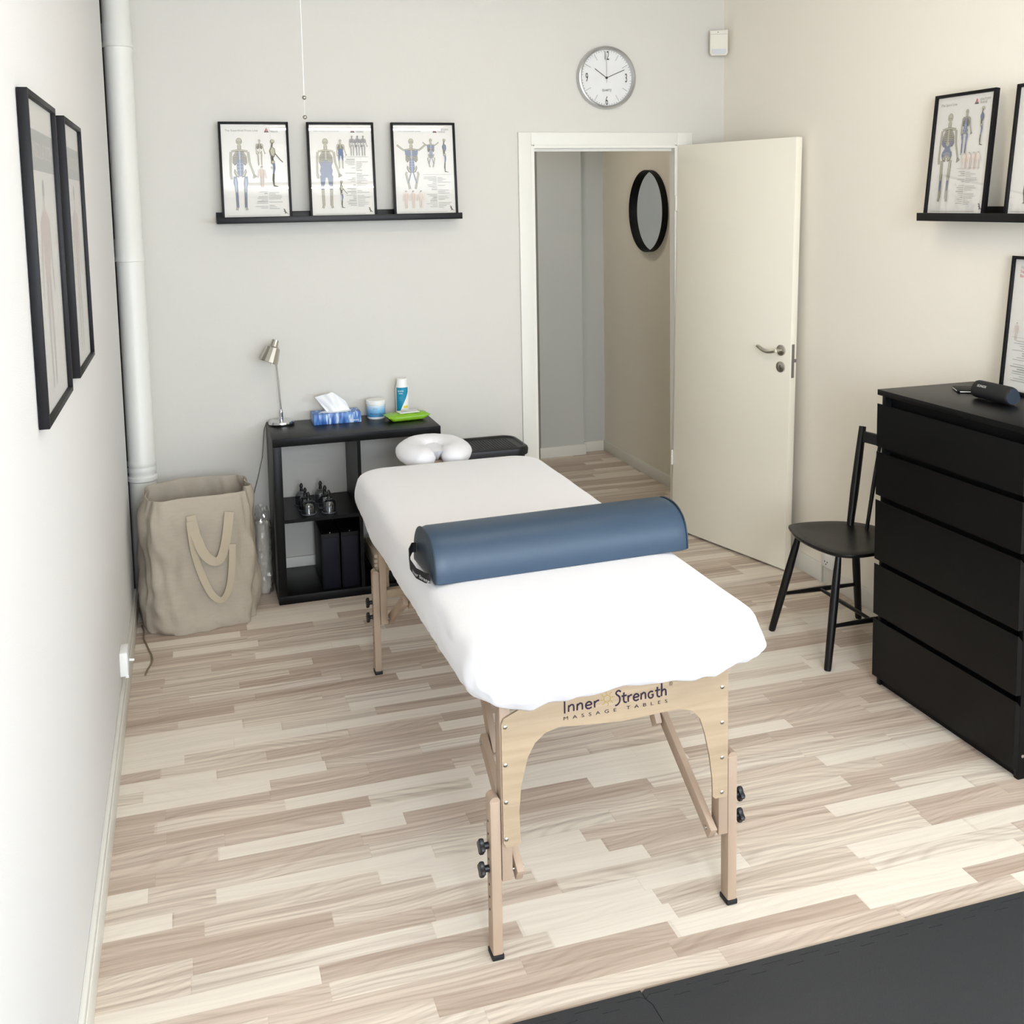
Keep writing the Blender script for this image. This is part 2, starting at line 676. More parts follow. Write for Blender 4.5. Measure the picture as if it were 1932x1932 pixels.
# ------------------------------------------------------------------ door leaf (open against the right wall)
ang = -R(74.8)
tilt = R(1.1)
door = bpy.data.objects.new('door_1', None)
COL.objects.link(door)
door['kind'] = 'structure'
door['label'] = 'cream flush door standing open against the right wall'
door['category'] = 'door'
Md = Matrix.Translation((2.757, -0.022, 0.014)) @ Matrix.Rotation(tilt, 4, 'Y') @ Matrix.Rotation(ang, 4, 'Z')
door.matrix_world = Md
WM[door] = Md
b = MB()
b.box(0, 0.82, 0, 0.04, 0.0, 2.062, 0.0015)
leaf = obj('door_leaf', b, m_door, door, local=True)
b = MB()
b.lathe([(0.026, 0), (0.026, 0.006), (0.022, 0.009), (0.0005, 0.009)], (0.763, 0, 1.062), 28, M=Matrix.Rotation(R(90), 4, 'X'))
b.tube([(0.763, -0.005, 1.062), (0.763, -0.042, 1.062)], 0.009, 14)
pts = []
for i in range(13):
    t = i / 12
    pts.append((0.765 - 0.118 * t, -0.045 - 0.004 * math.sin(PI * t), 1.062 - 0.010 * math.sin(PI * min(1, t * 1.1)) + 0.012 * t * t))
b.tube(pts, [0.0095] * 10 + [0.009, 0.0085, 0.006], 14)
obj('door_handle', b, m_steel, door, local=True)
b = MB()
b.lathe([(0.026, 0), (0.026, 0.006), (0.022, 0.008), (0.0005, 0.008)], (0.763, 0, 0.982), 28, M=Matrix.Rotation(R(90), 4, 'X'))
obj('key_escutcheon', b, m_steel, door, local=True)
b = MB()
b.box(0.7605, 0.7655, -0.0088, -0.0075, 0.974, 0.992, 0.0005)
obj('keyhole', b, m_dark, door, local=True)
b = MB()
b.box(0.8195, 0.8215, 0.008, 0.026, 0.935, 1.095, 0.0008)
b.box(0.8195, 0.8215, 0.026, 0.04, 1.008, 1.024, 0.0005)
obj('lock_plate', b, mat('lock_steel', (150, 150, 150), 0.4, 1.0), door, local=True)
for z in (0.35, 1.72):
    b = MB()
    b.cyl((-0.004, -0.004, z), (-0.004, -0.004, z + 0.08), 0.006, n=12)
    obj('hinge', b, m_trim, door, local=True)

# ------------------------------------------------------------------ printed charts
C_BONE, C_OUT, C_BLUE, C_RED, C_TXT, C_SKIN, C_GREY, C_BLK, C_LB, C_LOGO = range(10)
PM = [mat('ink_bone', (184, 179, 158), 0.7), mat('ink_outline', (98, 93, 80), 0.7),
      mat('ink_blue', (112, 122, 150), 0.7), mat('ink_red', (196, 40, 54), 0.7), mat('ink_text', (152, 150, 148), 0.7),
      mat('ink_skin', (226, 210, 198), 0.7), mat('ink_band', (176, 176, 172), 0.7), mat('ink_dark', (66, 62, 64), 0.7),
      mat('ink_lightblue', (180, 188, 204), 0.7), mat('ink_logo', (120, 116, 116), 0.7)]
PM_F = [mat('faint_' + str(i), c, 0.7) for i, c in enumerate(
    [(205, 196, 190), (190, 180, 175), (190, 184, 190), (205, 150, 150), (190, 188, 185), (208, 186, 180),
     (150, 150, 147), (150, 148, 146), (215, 212, 215), (190, 188, 186)])]


class CV:
    """flat drawing in the local x-z plane of a poster, facing -y"""

    def __init__(s, y):
        s.mb = MB()
        s.y = y
        s.layer = 0

    def P(s, x, z):
        return Vector((x, s.y - 0.00004 * s.layer, z))

    def poly(s, pts, c):
        s.layer += 1
        vs = [s.mb.bm.verts.new(s.P(*p)) for p in pts]
        f = s.mb.bm.faces.new(vs)
        f.material_index = c
        f.normal_update()
        if f.normal.y > 0:
            f.normal_flip()

    def ell(s, cx, cz, rx, rz, c, n=16):
        s.poly([(cx + rx * math.cos(2 * PI * i / n), cz + rz * math.sin(2 * PI * i / n)) for i in range(n)], c)

    def line(s, pts, w, c, taper=None):
        s.layer += 1
        n = len(pts)
        L_, R__ = [], []
        for i, p in enumerate(pts):
            a = pts[max(0, i - 1)]
            bb = pts[min(n - 1, i + 1)]
            d = Vector((bb[0] - a[0], bb[1] - a[1]))
            d = d.normalized() if d.length > 0 else Vector((1, 0))
            ww = (taper[i] if taper else w) / 2
            L_.append(s.mb.bm.verts.new(s.P(p[0] - d.y * ww, p[1] + d.x * ww)))
            R__.append(s.mb.bm.verts.new(s.P(p[0] + d.y * ww, p[1] - d.x * ww)))
        for i in range(n - 1):
            f = s.mb.bm.faces.new((L_[i], R__[i], R__[i + 1], L_[i + 1]))
            f.material_index = c

    def text(s, body, x, z, size, c, align='LEFT', sx=1.0, space=1.0):
        s.layer += 1
        s.mb.mi = c
        s.mb.text(body, size, Matrix.Translation((x, s.y - 0.00004 * s.layer, z)) @ Matrix.Rotation(R(90), 4, 'X'),
                  extrude=0.0, sx=sx, space=space, align=align)
        s.mb.mi = 0


def skel(cv, cx, top, H, mode='front', arms='down', simple=False, pal=None):
    """anatomical figure of height H with its crown at (cx, top)"""
    B, O, U, LB = (C_BONE, C_OUT, C_BLUE, C_LB)
    if pal:
        B, O, U, LB = pal

    def q(x, z):
        return (cx + x * H, top - H + z * H)

    def limb(pts, w, c=None, muscle=None):
        cv.line([q(*p) for p in pts], (w + 0.010) * H, O)
        cv.line([q(*p) for p in pts], w * H, B if c is None else c)
    # skull and neck
    cv.line([q(0, .9), q(0, .83)], .05 * H, O)
    cv.line([q(0, .9), q(0, .83)], .035 * H, B)
    cv.ell(*q(0, .955), .041 * H, .048 * H, O)
    cv.ell(*q(0, .957), .035 * H, .042 * H, B)
    cv.poly([q(-.026, .945), q(-.02, .90), q(0, .892), q(.02, .90), q(.026, .945)], B)
    if not simple:
        cv.ell(*q(-.014, .945), .008 * H, .008 * H, O, 8)
        cv.ell(*q(.014, .945), .008 * H, .008 * H, O, 8)
        cv.poly([q(0, .93), q(-.006, .918), q(.006, .918)], O)
    # shoulders and arms
    limb([(-.11, .815), (0, .835), (.11, .815)], .018)
    if arms == 'down':
        limb([(-.115, .81), (-.125, .66)], .020)
        limb([(-.125, .66), (-.130, .50)], .016)
        limb([(-.130, .50), (-.118, .43)], .020)
        limb([(.115, .81), (.130, .66)], .020)
        limb([(.130, .66), (.180, .50)], .016)
        for k in range(4):
            limb([(.180, .50), (.172 + .016 * k, .44 + .008 * k)], .006)
    else:
        limb([(-.115, .81), (-.17, .85), (-.23, .90)], .018)
        limb([(.115, .81), (.17, .85), (.23, .90)], .018)
    # thorax
    cv.poly([q(-.05, .82), q(-.095, .74), q(-.10, .66), q(-.07, .62), q(-.02, .67), q(.02, .67), q(.07, .62),
             q(.10, .66), q(.095, .74), q(.05, .82)], O)
    nr = 4 if simple else 8
    for k in range(nr):
        z = .80 - .165 * k / nr
        w = .052 + .045 * min(1, (k + 1) / 4)
        cv.line([q(-w, z - .012), q(-w * .6, z + .004), q(0, z), q(w * .6, z + .004), q(w, z - .012)], .0085 * H, B)
    cv.line([q(0, .82), q(0, .50)], .022 * H, B)
    # pelvis
    for sgn in (-1, 1):
        cv.poly([q(sgn * .015, .49), q(sgn * .075, .575), q(sgn * .085, .53), q(sgn * .06, .47), q(sgn * .02, .455)], O)
        cv.poly([q(sgn * .025, .49), q(sgn * .068, .56), q(sgn * .074, .53), q(sgn * .052, .478), q(sgn * .025, .468)], B)
    if arms != 'down':      # functional lines: chest, belly, crossed thighs
        for sgn in (-1, 1):
            limb([(sgn * .085, .47), (sgn * .10, .44), (sgn * .045, .20)], .022)
            cv.poly([q(sgn * .01, .80), q(sgn * .11, .825), q(sgn * .10, .745), q(sgn * .05, .715), q(sgn * .008, .73)], U)
            cv.poly([q(sgn * .008, .47), q(sgn * .03, .45), q(sgn * .075, .30), q(sgn * .06, .285)], U)
        cv.poly([q(-.035, .68), q(.035, .68), q(.045, .55), q(.02, .46), q(-.02, .46), q(-.045, .55)], U)
        cv.line([q(0, .80), q(0, .47)], .012 * H, LB)
        for k in range(3):
            z = .64 - .04 * k
            cv.line([q(-.038, z), q(.038, z)], .006 * H, LB)
        return
    # legs
    for sgn in (-1, 1):
        limb([(sgn * .072, .47), (sgn * .060, .27)], .030, U if mode in ('front', 'deep') else None)
        limb([(sgn * .060, .27), (sgn * .055, .04)], .026, U if mode == 'front' else None)
        limb([(sgn * .058, .04), (sgn * .070, .005)], .020)
        if mode == 'front':
            cv.poly([q(sgn * .05, .46), q(sgn * .095, .47), q(sgn * .10, .38), q(sgn * .07, .27), q(sgn * .045, .29),
                     q(sgn * .038, .38)], U)
            cv.line([q(sgn * .07, .44), q(sgn * .062, .25)], .010 * H, LB)
            cv.poly([q(sgn * .05, .25), q(sgn * .078, .25), q(sgn * .072, .13), q(sgn * .058, .05), q(sgn * .05, .14)], U)
        if mode == 'deep':
            cv.poly([q(sgn * .01, .47), q(sgn * .08, .48), q(sgn * .085, .38), q(sgn * .06, .30), q(sgn * .03, .33)], U)
    if mode == 'front':
        cv.poly([q(-.045, .70), q(.045, .70), q(.045, .56), q(.03, .49), q(0, .465), q(-.03, .49), q(-.045, .56)], U)
        cv.line([q(-.02, .80), q(-.02, .69)], .012 * H, U)
        cv.line([q(.02, .80), q(.02, .69)], .012 * H, U)
        cv.line([q(0, .82), q(0, .48)], .010 * H, LB)
        for k in range(3):
            cv.line([q(-.04, .65 - .045 * k), q(.04, .65 - .045 * k)], .006 * H, LB)
    if mode == 'deep':
        cv.poly([q(0, .70), q(-.04, .66), q(-.095, .66), q(-.075, .60), q(-.09, .54), q(-.075, .47), q(0, .44), q(.075, .47),
                 q(.09, .54), q(.075, .60), q(.095, .66), q(.04, .66)], U)
    if mode == 'spiral':
        cv.poly([q(-.09, .72), q(-.095, .66), q(-.04, .61), q(-.08, .55), q(-.07, .50), q(0, .53), q(.07, .50), q(.08, .55),
                 q(.04, .61), q(.095, .66), q(.09, .72), q(.0, .62)], U)
        for k in range(3):
            cv.line([q(-.05, .54 - .02 * k), q(0, .56 - .02 * k), q(.05, .54 - .02 * k)], .006 * H, B)
        for sgn in (-1, 1):
            cv.poly([q(sgn * .045, .24), q(sgn * .075, .24), q(sgn * .07, .13), q(sgn * .055, .12)], U)


def side(cv, cx, top, H, arm=True, blue=True):
    def q(x, z):
        return (cx + x * H, top - H + z * H)
    cv.ell(*q(.0, .955), .045 * H, .042 * H, C_OUT)
    cv.ell(*q(.002, .957), .038 * H, .036 * H, C_BONE)
    cv.line([q(.0, .93), q(-.02, .84)], .03 * H, C_OUT)
    cv.poly([q(-.02, .86), q(.045, .80), q(.055, .70), q(.02, .62), q(-.05, .66), q(-.07, .76)], C_OUT)
    cv.poly([q(-.015, .84), q(.035, .79), q(.043, .71), q(.015, .64), q(-.035, .67), q(-.055, .76)], C_BLUE if not arm else C_BONE)
    cv.line([q(-.02, .65), q(-.01, .52)], .05 * H, C_OUT)
    cv.ell(*q(-.005, .52), .04 * H, .045 * H, C_OUT)
    cv.ell(*q(-.003, .52), .03 * H, .034 * H, C_BONE)
    cv.line([q(.01, .50), q(.02, .40), q(.0, .28)], .04 * H, C_BLUE if blue else C_OUT, taper=[.05 * H, .045 * H, .03 * H])
    cv.line([q(.0, .28), q(-.012, .15), q(.0, .02)], .035 * H, C_OUT, taper=[.035 * H, .04 * H, .02 * H])
    cv.poly([q(-.03, .02), q(.09, .0), q(.09, .015), q(.01, .04)], C_OUT)
    if arm:
        cv.line([q(.05, .70), q(.15, .57), q(.20, .52)], .016 * H, C_OUT)


def rows(cv, xl, xm, xr, z0, z1, n, seed, c=C_TXT):
    rnd = random.Random(seed)
    cv.line([(xl - .004, z0 + .012), (xr + .004, z0 + .012)], .0009, c)
    for k in range(n):
        z = z0 + (z1 - z0) * k / n
        if rnd.random() < .86:
            w = rnd.uniform(.25, 1) * (xm - xl)
            cv.line([(xm - .003 - w, z), (xm - .003, z)], .0016 if rnd.random() < .75 else .0026, c)
        z -= (z0 - z1) / n * .4
        if rnd.random() < .86:
            w = rnd.uniform(.3, 1) * (xr - xm)
            cv.line([(xm + .003, z), (xm + .003 + w, z)], .0016, c)


def nude(cv, cx, top, H):
    def q(x, z):
        return (cx + x * H, top - H + z * H)
    cv.ell(*q(0, .95), .05 * H, .05 * H, C_BLK, 10)
    cv.ell(*q(0, .93), .042 * H, .045 * H, C_SKIN, 10)
    cv.poly([q(-.12, .84), q(-.10, .66), q(-.09, .5), q(.09, .5), q(.10, .66), q(.12, .84), q(0, .88)], C_SKIN)
    for sgn in (-1, 1):
        cv.line([q(sgn * .12, .83), q(sgn * .15, .62), q(sgn * .20, .44)], .05 * H, C_SKIN)
        cv.line([q(sgn * .05, .5), q(sgn * .05, .25), q(sgn * .04, .02)], .07 * H, C_SKIN)
        cv.line([q(sgn * .05, .82), q(sgn * .05, .03)], .012 * H, C_TXT)


def logo(cv, x, z, s=.022):
    cv.poly([(x, z), (x + s, z), (x + s / 2, z + s)], C_RED)
    cv.poly([(x, z), (x + s, z), (x + s * .82, z + s * .3), (x + s * .18, z + s * .3)], C_BLK)
    cv.poly([(x + s * .42, z + s * .28), (x + s * .68, z + s * .34), (x + s * .52, z + s * .62)], C_LB)
    cv.text('ANATOMY', x + s * 1.15, z + s * .5, .0125, C_LOGO, sx=.9)
    cv.text('TRAINS', x + s * 1.15, z, .0125, C_LOGO, sx=.9)


def runner(cv, x, z, s=.024):
    cv.poly([(x, z + s), (x + s * .35, z + s * 1.0), (x + s * .42, z + s * .75), (x + s * .6, z + s * .35), (x + s * 1.0, z),
             (x + s * .55, z + s * .18), (x + s * .3, z + s * .05), (x + s * .32, z + s * .45), (x + s * .05, z + s * .55),
             (x + s * .25, z + s * .72)], C_BLK)


def frame(label, loc, rotz, lean, w, h, kind, prof=0.011, depth=0.018, group=None, mats=None):
    root = thing('framed_chart', label, 'picture frame', loc, (-R(lean), 0, rotz), group)
    b = MB()
    for a in ((-w / 2, -w / 2 + prof, 0, h), (w / 2 - prof, w / 2, 0, h)):
        b.box(a[0], a[1], -depth, 0, a[2], a[3], 0.001)
    b.box(-w / 2 + prof, w / 2 - prof, -depth, 0, 0, prof, 0.001)
    b.box(-w / 2 + prof, w / 2 - prof, -depth, 0, h - prof, h, 0.001)
    obj('frame', b, m_frame, root, local=True)
    b = MB()
    b.box(-w / 2 + prof * .7, w / 2 - prof * .7, -depth * .45, -0.001, prof * .7, h - prof * .7)
    obj('poster', b, m_paper, root, local=True)
    cv = CV(-depth * .45 - 0.0004)
    iw, ih = w - 2 * prof, h - 2 * prof
    x0, z0 = -iw / 2, prof
    u = lambda f: x0 + f * iw
    v = lambda f: z0 + f * ih
    if kind in (1, 2, 3, 4, 5):
        T = {1: 'The Superficial Front Line', 2: 'The Deep Front Line', 3: 'The Functional Lines', 4: 'The Spiral Line',
             5: 'The Lateral Line'}[kind]
        cv.text(T, u(.06), v(.925), .0135, C_LOGO, sx=1.05)
        logo(cv, u(.66), v(.915))
        runner(cv, u(.90), v(.04))
        cv.line([(u(.05), v(.03)), (u(.85), v(.03))], .0012, C_TXT)
    if kind == 1:
        skel(cv, u(.27), v(.855), ih * .77, 'front')
        skel(cv, u(.58), v(.84), ih * .28, 'plain', simple=True)
        side(cv, u(.78), v(.84), ih * .51)
        nude(cv, u(.60), v(.555), ih * .23)
        rows(cv, u(.48), u(.68), u(.90), v(.28), v(.09), 11, 3)
    elif kind == 2:
        skel(cv, u(.25), v(.85), ih * .76, 'deep')
        skel(cv, u(.49), v(.84), ih * .32, 'deep', simple=True)
        for k in range(3):
            skel(cv, u(.68 + .09 * k), v(.88), ih * .22, 'plain', simple=True, pal=(C_TXT, C_TXT, C_TXT, C_TXT))
        side(cv, u(.48), v(.39), ih * .30)
        rows(cv, u(.55), u(.72), u(.92), v(.62), v(.10), 28, 5)
    elif kind == 3:
        skel(cv, u(.29), v(.85), ih * .70, 'func', arms='up')
        skel(cv, u(.62), v(.85), ih * .40, 'deep', arms='up', simple=True)
        side(cv, u(.85), v(.85), ih * .38, arm=False)
        for k, xx in enumerate((.17, .29, .42)):
            nude(cv, u(xx), v(.27), ih * .20)
        rows(cv, u(.48), u(.70), u(.93), v(.42), v(.07), 20, 8)
    elif kind == 4:
        skel(cv, u(.26), v(.86), ih * .75, 'spiral')
        skel(cv, u(.56), v(.88), ih * .38, 'front', simple=True)
        side(cv, u(.84), v(.89), ih * .32, arm=False)
        for k in range(4):
            nude(cv, u(.60 + .08 * k), v(.52), ih * .145)
        rows(cv, u(.50), u(.66), u(.88), v(.36), v(.08), 17, 12)
    elif kind == 5:
        side(cv, u(.24), v(.84), ih * .76)
        skel(cv, u(.60), v(.84), ih * .4, 'front', simple=True)
        rows(cv, u(.50), u(.70), u(.92), v(.36), v(.08), 17, 15)
    elif kind == 6:
        cv.text('The', u(.08), v(.93), .012, C_TXT)
        cv.text('Superficial', u(.08), v(.90), .0145, C_RED)
        cv.text('Back Line', u(.08), v(.865), .0145, C_RED)
        skel(cv, u(.30), v(.80), ih * .42, 'deep')
        nude(cv, u(.12), v(.52), ih * .14)
        nude(cv, u(.30), v(.52), ih * .14)
        rows(cv, u(.08), u(.34), u(.60), v(.38), v(.06), 18, 21)
        skel(cv, u(.74), v(.86), ih * .6, 'front')
    elif kind in (7, 8):
        cv.poly([(u(0.0), v(.78)), (u(1), v(.78)), (u(1), v(.91)), (u(0), v(.91))], C_GREY)
        cv.text('THE MUSCULAR SYSTEM', 0, v(.822), .047, C_BONE, 'CENTER', sx=.80)
        q = lambda x, z: (x * ih + (0.0 if kind == 7 else .01), v(.06) + z * ih)
        cv.ell(*q(0, .66), .028 * ih, .035 * ih, C_GREY)
        cv.line([q(0, .64), q(0, .56)], .03 * ih, C_BONE)
        cv.poly([q(-.10, .57), q(-.075, .42), q(-.055, .36), q(.055, .36), q(.075, .42), q(.10, .57), q(0, .60)], C_SKIN)
        for sg in (-1, 1):
            cv.line([q(sg * .10, .56), q(sg * .12, .44), q(sg * .15, .31)], .035 * ih, C_SKIN,
                    taper=[.035 * ih, .03 * ih, .015 * ih])
            cv.line([q(sg * .035, .37), q(sg * .045, .20), q(sg * .04, .0)], .05 * ih, C_SKIN,
                    taper=[.06 * ih, .045 * ih, .018 * ih])
            cv.line([q(sg * .035, .37), q(sg * .045, .20), q(sg * .04, .0)], .008 * ih, C_GREY)
        for k in range(14):
            z = .05 + .55 * k / 14
            for sg in (-1, 1):
                cv.line([q(sg * .17, z), q(sg * (.17 + .03), z)], .0012, C_TXT)
    obj('printed_chart', cv.mb, PM_F if kind in (7, 8) else PM, root, local=True, recalc=False, smooth=False)
    b = MB()
    b.box(-w / 2 + prof * .8, w / 2 - prof * .8, -depth * .72, -depth * .72 + 0.0012, prof * .8, h - prof * .8)
    obj('glass_pane', b, m_glaze, root, local=True)
    return root


# ------------------------------------------------------------------ picture ledges and frames


def ledge(label, x0, x1, z, wallside='back', group='black picture ledges'):
    L_ = x1 - x0
    if wallside == 'back':
        root = thing('picture_ledge', label, 'shelf', ((x0 + x1) / 2, -0.0005, z), (0, 0, 0), group)
    else:
        root = thing('picture_ledge', label, 'shelf', (RX - 0.0005, (x0 + x1) / 2, z), (0, 0, -R(90)), group)
    b = MB()
    b.box(-L_ / 2, L_ / 2, -0.12, -0.012, 0, 0.010, 0.001)
    obj('shelf_board', b, m_blkpaint, root, local=True)
    b = MB()
    b.box(-L_ / 2, L_ / 2, -0.012, 0, 0, 0.052, 0.001)
    obj('back_rail', b, m_blkpaint, root, local=True)
    b = MB()
    b.box(-L_ / 2, L_ / 2, -0.130, -0.12, -0.0, 0.030, 0.001)
    obj('front_lip', b, m_blkpaint, root, local=True)
    return root


ledge('black picture ledge on the rear wall holding three framed charts', 0.440, 1.590, 1.719)
ledge('black picture ledge on the right wall, cut by the photo edge', -2.905, -1.755, 1.698, 'right')
gA = 'framed anatomy charts on the rear ledge'
FW, FH = 0.316, 0.456
SZ = 1.7295
frame('black framed Superficial Front Line chart, leftmost on the rear ledge', (0.624, -0.066, SZ), 0, 4.6, FW, FH, 1, group=gA)
frame('black framed chart with a blue torso figure, middle of the rear ledge', (1.024, -0.066, SZ), 0, 4.6, FW, FH, 2, group=gA)
frame('black framed Functional Lines chart with raised arms, rightmost on the rear ledge', (1.424, -0.066, SZ), 0, 4.6, FW, FH, 3, group=gA)
gB = 'framed anatomy charts on the right ledge'
frame('black framed Spiral Line chart, whole, on the right wall ledge', (RX - 0.078, -1.905, 1.7085), -R(90), 5.5, FW, FH, 4, group=gB)
frame('black framed chart cut by the right photo edge on the right wall ledge', (RX - 0.078, -2.318, 1.7085), -R(90), 5.5, FW, FH, 5, group=gB)
gC = 'large framed charts hung on the left wall'
frame('larger framed muscular chart on the left wall, nearer the camera', (0.0015, -2.645, 1.362), R(90), 0, 0.475, 0.672, 7, depth=0.02, prof=0.012, group=gC)
frame('framed muscular chart on the left wall, nearer the drain pipe', (0.0015, -1.985, 1.362), R(90), 0, 0.465, 0.672, 8, depth=0.02, prof=0.012, group=gC)

# ------------------------------------------------------------------ wall clock
CX, CZc, CR = 2.395, 2.418, 0.158
clk = thing('wall_clock', 'round silver-rimmed wall clock above the doorway', 'clock', (CX, -0.001, CZc))
Mx = Matrix.Rotation(R(90), 4, 'X')
b = MB()
b.lathe([(CR - .004, 0), (CR, 0.004), (CR, 0.030), (CR - .003, 0.036), (CR - .010, 0.039), (CR - .016, 0.034), (CR - .019, 0.020),
         (CR - .019, 0.016), (0.001, 0.016)], (0, 0, 0), 72, M=Mx, cap0=True, cap1=True)
obj('clock_case', b, mat('brushed_aluminium', (196, 196, 196), 0.3, 0.9), clk, local=True)
b = MB()
b.lathe([(CR - .0195, 0.0162), (CR - .0195, 0.0175), (0.001, 0.0175)], (0, 0, 0), 64, M=Mx)
obj('clock_face', b, mat('clock_face_white', (226, 226, 224), 0.6), clk, local=True)
cv = CV(-0.0182)
for k in range(60):
    a = 2 * PI * k / 60
    if k % 15 == 0:
        continue
    big = k % 5 == 0
    r0, r1 = (.100, .134) if big else (.131, .136)
    cv.line([(math.sin(a) * r0, math.cos(a) * r0), (math.sin(a) * r1, math.cos(a) * r1)], .0015 if big else .0022, 0)
for t, x, z in (('12', 0, .090), ('3', .108, -.021), ('6', 0, -.136), ('9', -.108, -.021)):
    cv.text(t, x, z, .064, 0, 'CENTER', sx=.48)
cv.text('QUARTZ', 0, -.068, .016, 0, 'CENTER', sx=.8)
obj('clock_markings', cv.mb, m_dark, clk, local=True, recalc=False, smooth=False)
for nm, a, L_, w, tail, yy in (('hour_hand', -55, .078, .0034, .004, -.0205), ('minute_hand', 67, .106, .003, .006, -.0215),
                               ('second_hand', -1, .118, .0013, .024, -.0225)):
    b = MB()
    b.box(-w / 2, w / 2, yy - .0004, yy, -tail, L_, M=Matrix.Rotation(R(a), 4, 'Y'))
    if nm == 'hour_hand':
        b.lathe([(0.006, 0.0178), (0.006, 0.0235), (0.0005, 0.0235)], (0, 0, 0), 20, M=Mx)
    obj(nm, b, m_dark, clk, local=True)
b = MB()
b.lathe([(CR - .018, 0.027), (CR - .018, 0.028), (0.001, 0.028)], (0, 0, 0), 48, M=Mx, cap1=True)
obj('clock_glass', b, glaze_material('clock_glazing', 0.02), clk, local=True)

# ------------------------------------------------------------------ motion detector in the corner
det = thing('motion_detector', 'small off-white motion detector high in the rear right corner', 'motion detector',
            (RX - 0.058, -0.050, 2.603), (0, 0, R(-22)))
b = MB()
b.prism([(-.046, .062), (.046, .066), (.046, -.052), (.036, -.064), (-.036, -.064), (-.046, -.052)], 1, -.022, .018, .004)
obj('housing', b, mat('ivory_plastic', (222, 218, 204), 0.5), det, local=True)
b = MB()
b.prism([(-.036, -.032), (.036, -.032), (.036, -.052), (.028, -.059), (-.028, -.059), (-.036, -.052)], 1, -.0245, -.021)
obj('lens', b, mat('grey_lens', (196, 198, 200), 0.3), det, local=True)
b = MB()
b.box(-.043, .043, -.0226, -.021, .0435, .0445)
b.cyl((-.005, -.0235, .054), (-.005, -.021, .054), .003, n=10)
obj('seam_and_led', b, mat('dim_grey', (120, 112, 104), 0.6), det, local=True)
b = MB()
b.box(-.02, .05, .018, .045, -.03, .03)
obj('corner_bracket', b, mat('ivory_plastic'), det, local=True)

# ------------------------------------------------------------------ hanging pull cord
cd = thing('pull_cord', 'thin white pull cord with two metal beads hanging from the ceiling', 'cord', (0.767, -0.9, 2.139))
b = MB()
b.cyl((0.767, -0.9, CZ), (0.767, -0.9, 2.214), 0.0017, n=8)
b.cyl((0.767, -0.9, 2.214), (0.767, -0.9, 2.139), 0.0009, n=8)
obj('cord', b, m_whitep, cd)
for z in (2.214, 2.139):
    b = MB()
    b.sphere((0.767, -0.9, z), 0.0085)
    obj('bead', b, m_steel, cd)

# ------------------------------------------------------------------ cube bookcase
KX0, KX1, KY0, KY1, KH = 0.622, 1.389, -0.410, -0.022, 0.765
bk = thing('bookcase', 'low black-brown open cube bookcase against the rear wall', 'bookcase', ((KX0 + KX1) / 2, -0.216, 0))
b = MB()
t = 0.038
b.box(KX0, KX1, KY0, KY1, KH - t, KH, 0.001)
obj('top_panel', b, m_blk, bk)
b = MB()
b.box(KX0, KX1, KY0, KY1, 0, t, 0.001)
obj('bottom_panel', b, m_blk, bk)
for x in (KX0, KX1 - t):
    b = MB()
    b.box(x, x + t, KY0, KY1, t, KH - t, 0.001)
    obj('side_panel', b, m_blk, bk)
b = MB()
xm = (KX0 + KX1) / 2
b.box(xm - .008, xm + .008, KY0 + .003, KY1, t, KH - t)
obj('divider', b, m_blk, bk)
for x0, x1 in ((KX0 + t, xm - .008), (xm + .008, KX1 - t)):
    b = MB()
    b.box(x0, x1, KY0 + .003, KY1, 0.3745, 0.3905)
    obj('shelf', b, m_blk, bk)
SH = 0.391
# cupping glasses
m_cup = mat('clear_acrylic', (235, 238, 242), 0.03, trans=1.0, ior=1.25)
m_cup = glaze_material('clear_acrylic_cup', 0.10, (0.90, 0.92, 0.94))


def cup(x, y, label):
    r = thing('cupping_cup', label, 'cupping cup', (x, y, SH), group='clear cupping cups on the bookcase shelf')
    b = MB()
    b.lathe([(.034, 0), (.034, .004), (.031, .007), (.031, .040), (.027, .052), (.018, .060), (.008, .062), (.008, .074)],
            (x, y, SH), 28, cap0=False, cap1=False)
    b.lathe([(.0335, .001), (.0295, .008), (.0295, .039), (.0255, .050), (.017, .058), (.0065, .060), (.0065, .073)],
            (x, y, SH), 28, cap0=False, cap1=False)
    obj('cup_body', b, m_cup, r)
    b = MB()
    b.lathe([(.0345, 0), (.0355, .002), (.0345, .005), (.031, .005)], (x, y, SH), 28, cap0=False, cap1=False)
    b.lathe([(.019, .0605), (.020, .0615), (.018, .0625)], (x, y, SH), 24, cap0=False, cap1=False)
    obj('rim', b, mat('acrylic_rim', (90, 94, 98), 0.15, 0.3), r)
    b = MB()
    b.lathe([(.007, .066), (.008, .072), (.006, .080), (.006, .084), (.0085, .088), (.006, .098), (.003, .103), (.0005, .104)],
            (x, y, SH), 20)
    obj('valve', b, m_plastic, r)


for (x, y, l) in ((.776, -.341, 'front left clear cupping cup on the bookcase shelf'),
                  (.770, -.262, 'middle clear cupping cup of the left row on the bookcase shelf'),
                  (.762, -.175, 'rearmost clear cupping cup of the left row on the bookcase shelf'),
                  (.869, -.345, 'front right clear cupping cup on the bookcase shelf'),
                  (.862, -.255, 'middle clear cupping cup of the right row on the bookcase shelf'),
                  (.852, -.165, 'rearmost clear cupping cup of the right row on the bookcase shelf')):
    cup(x, y, l)

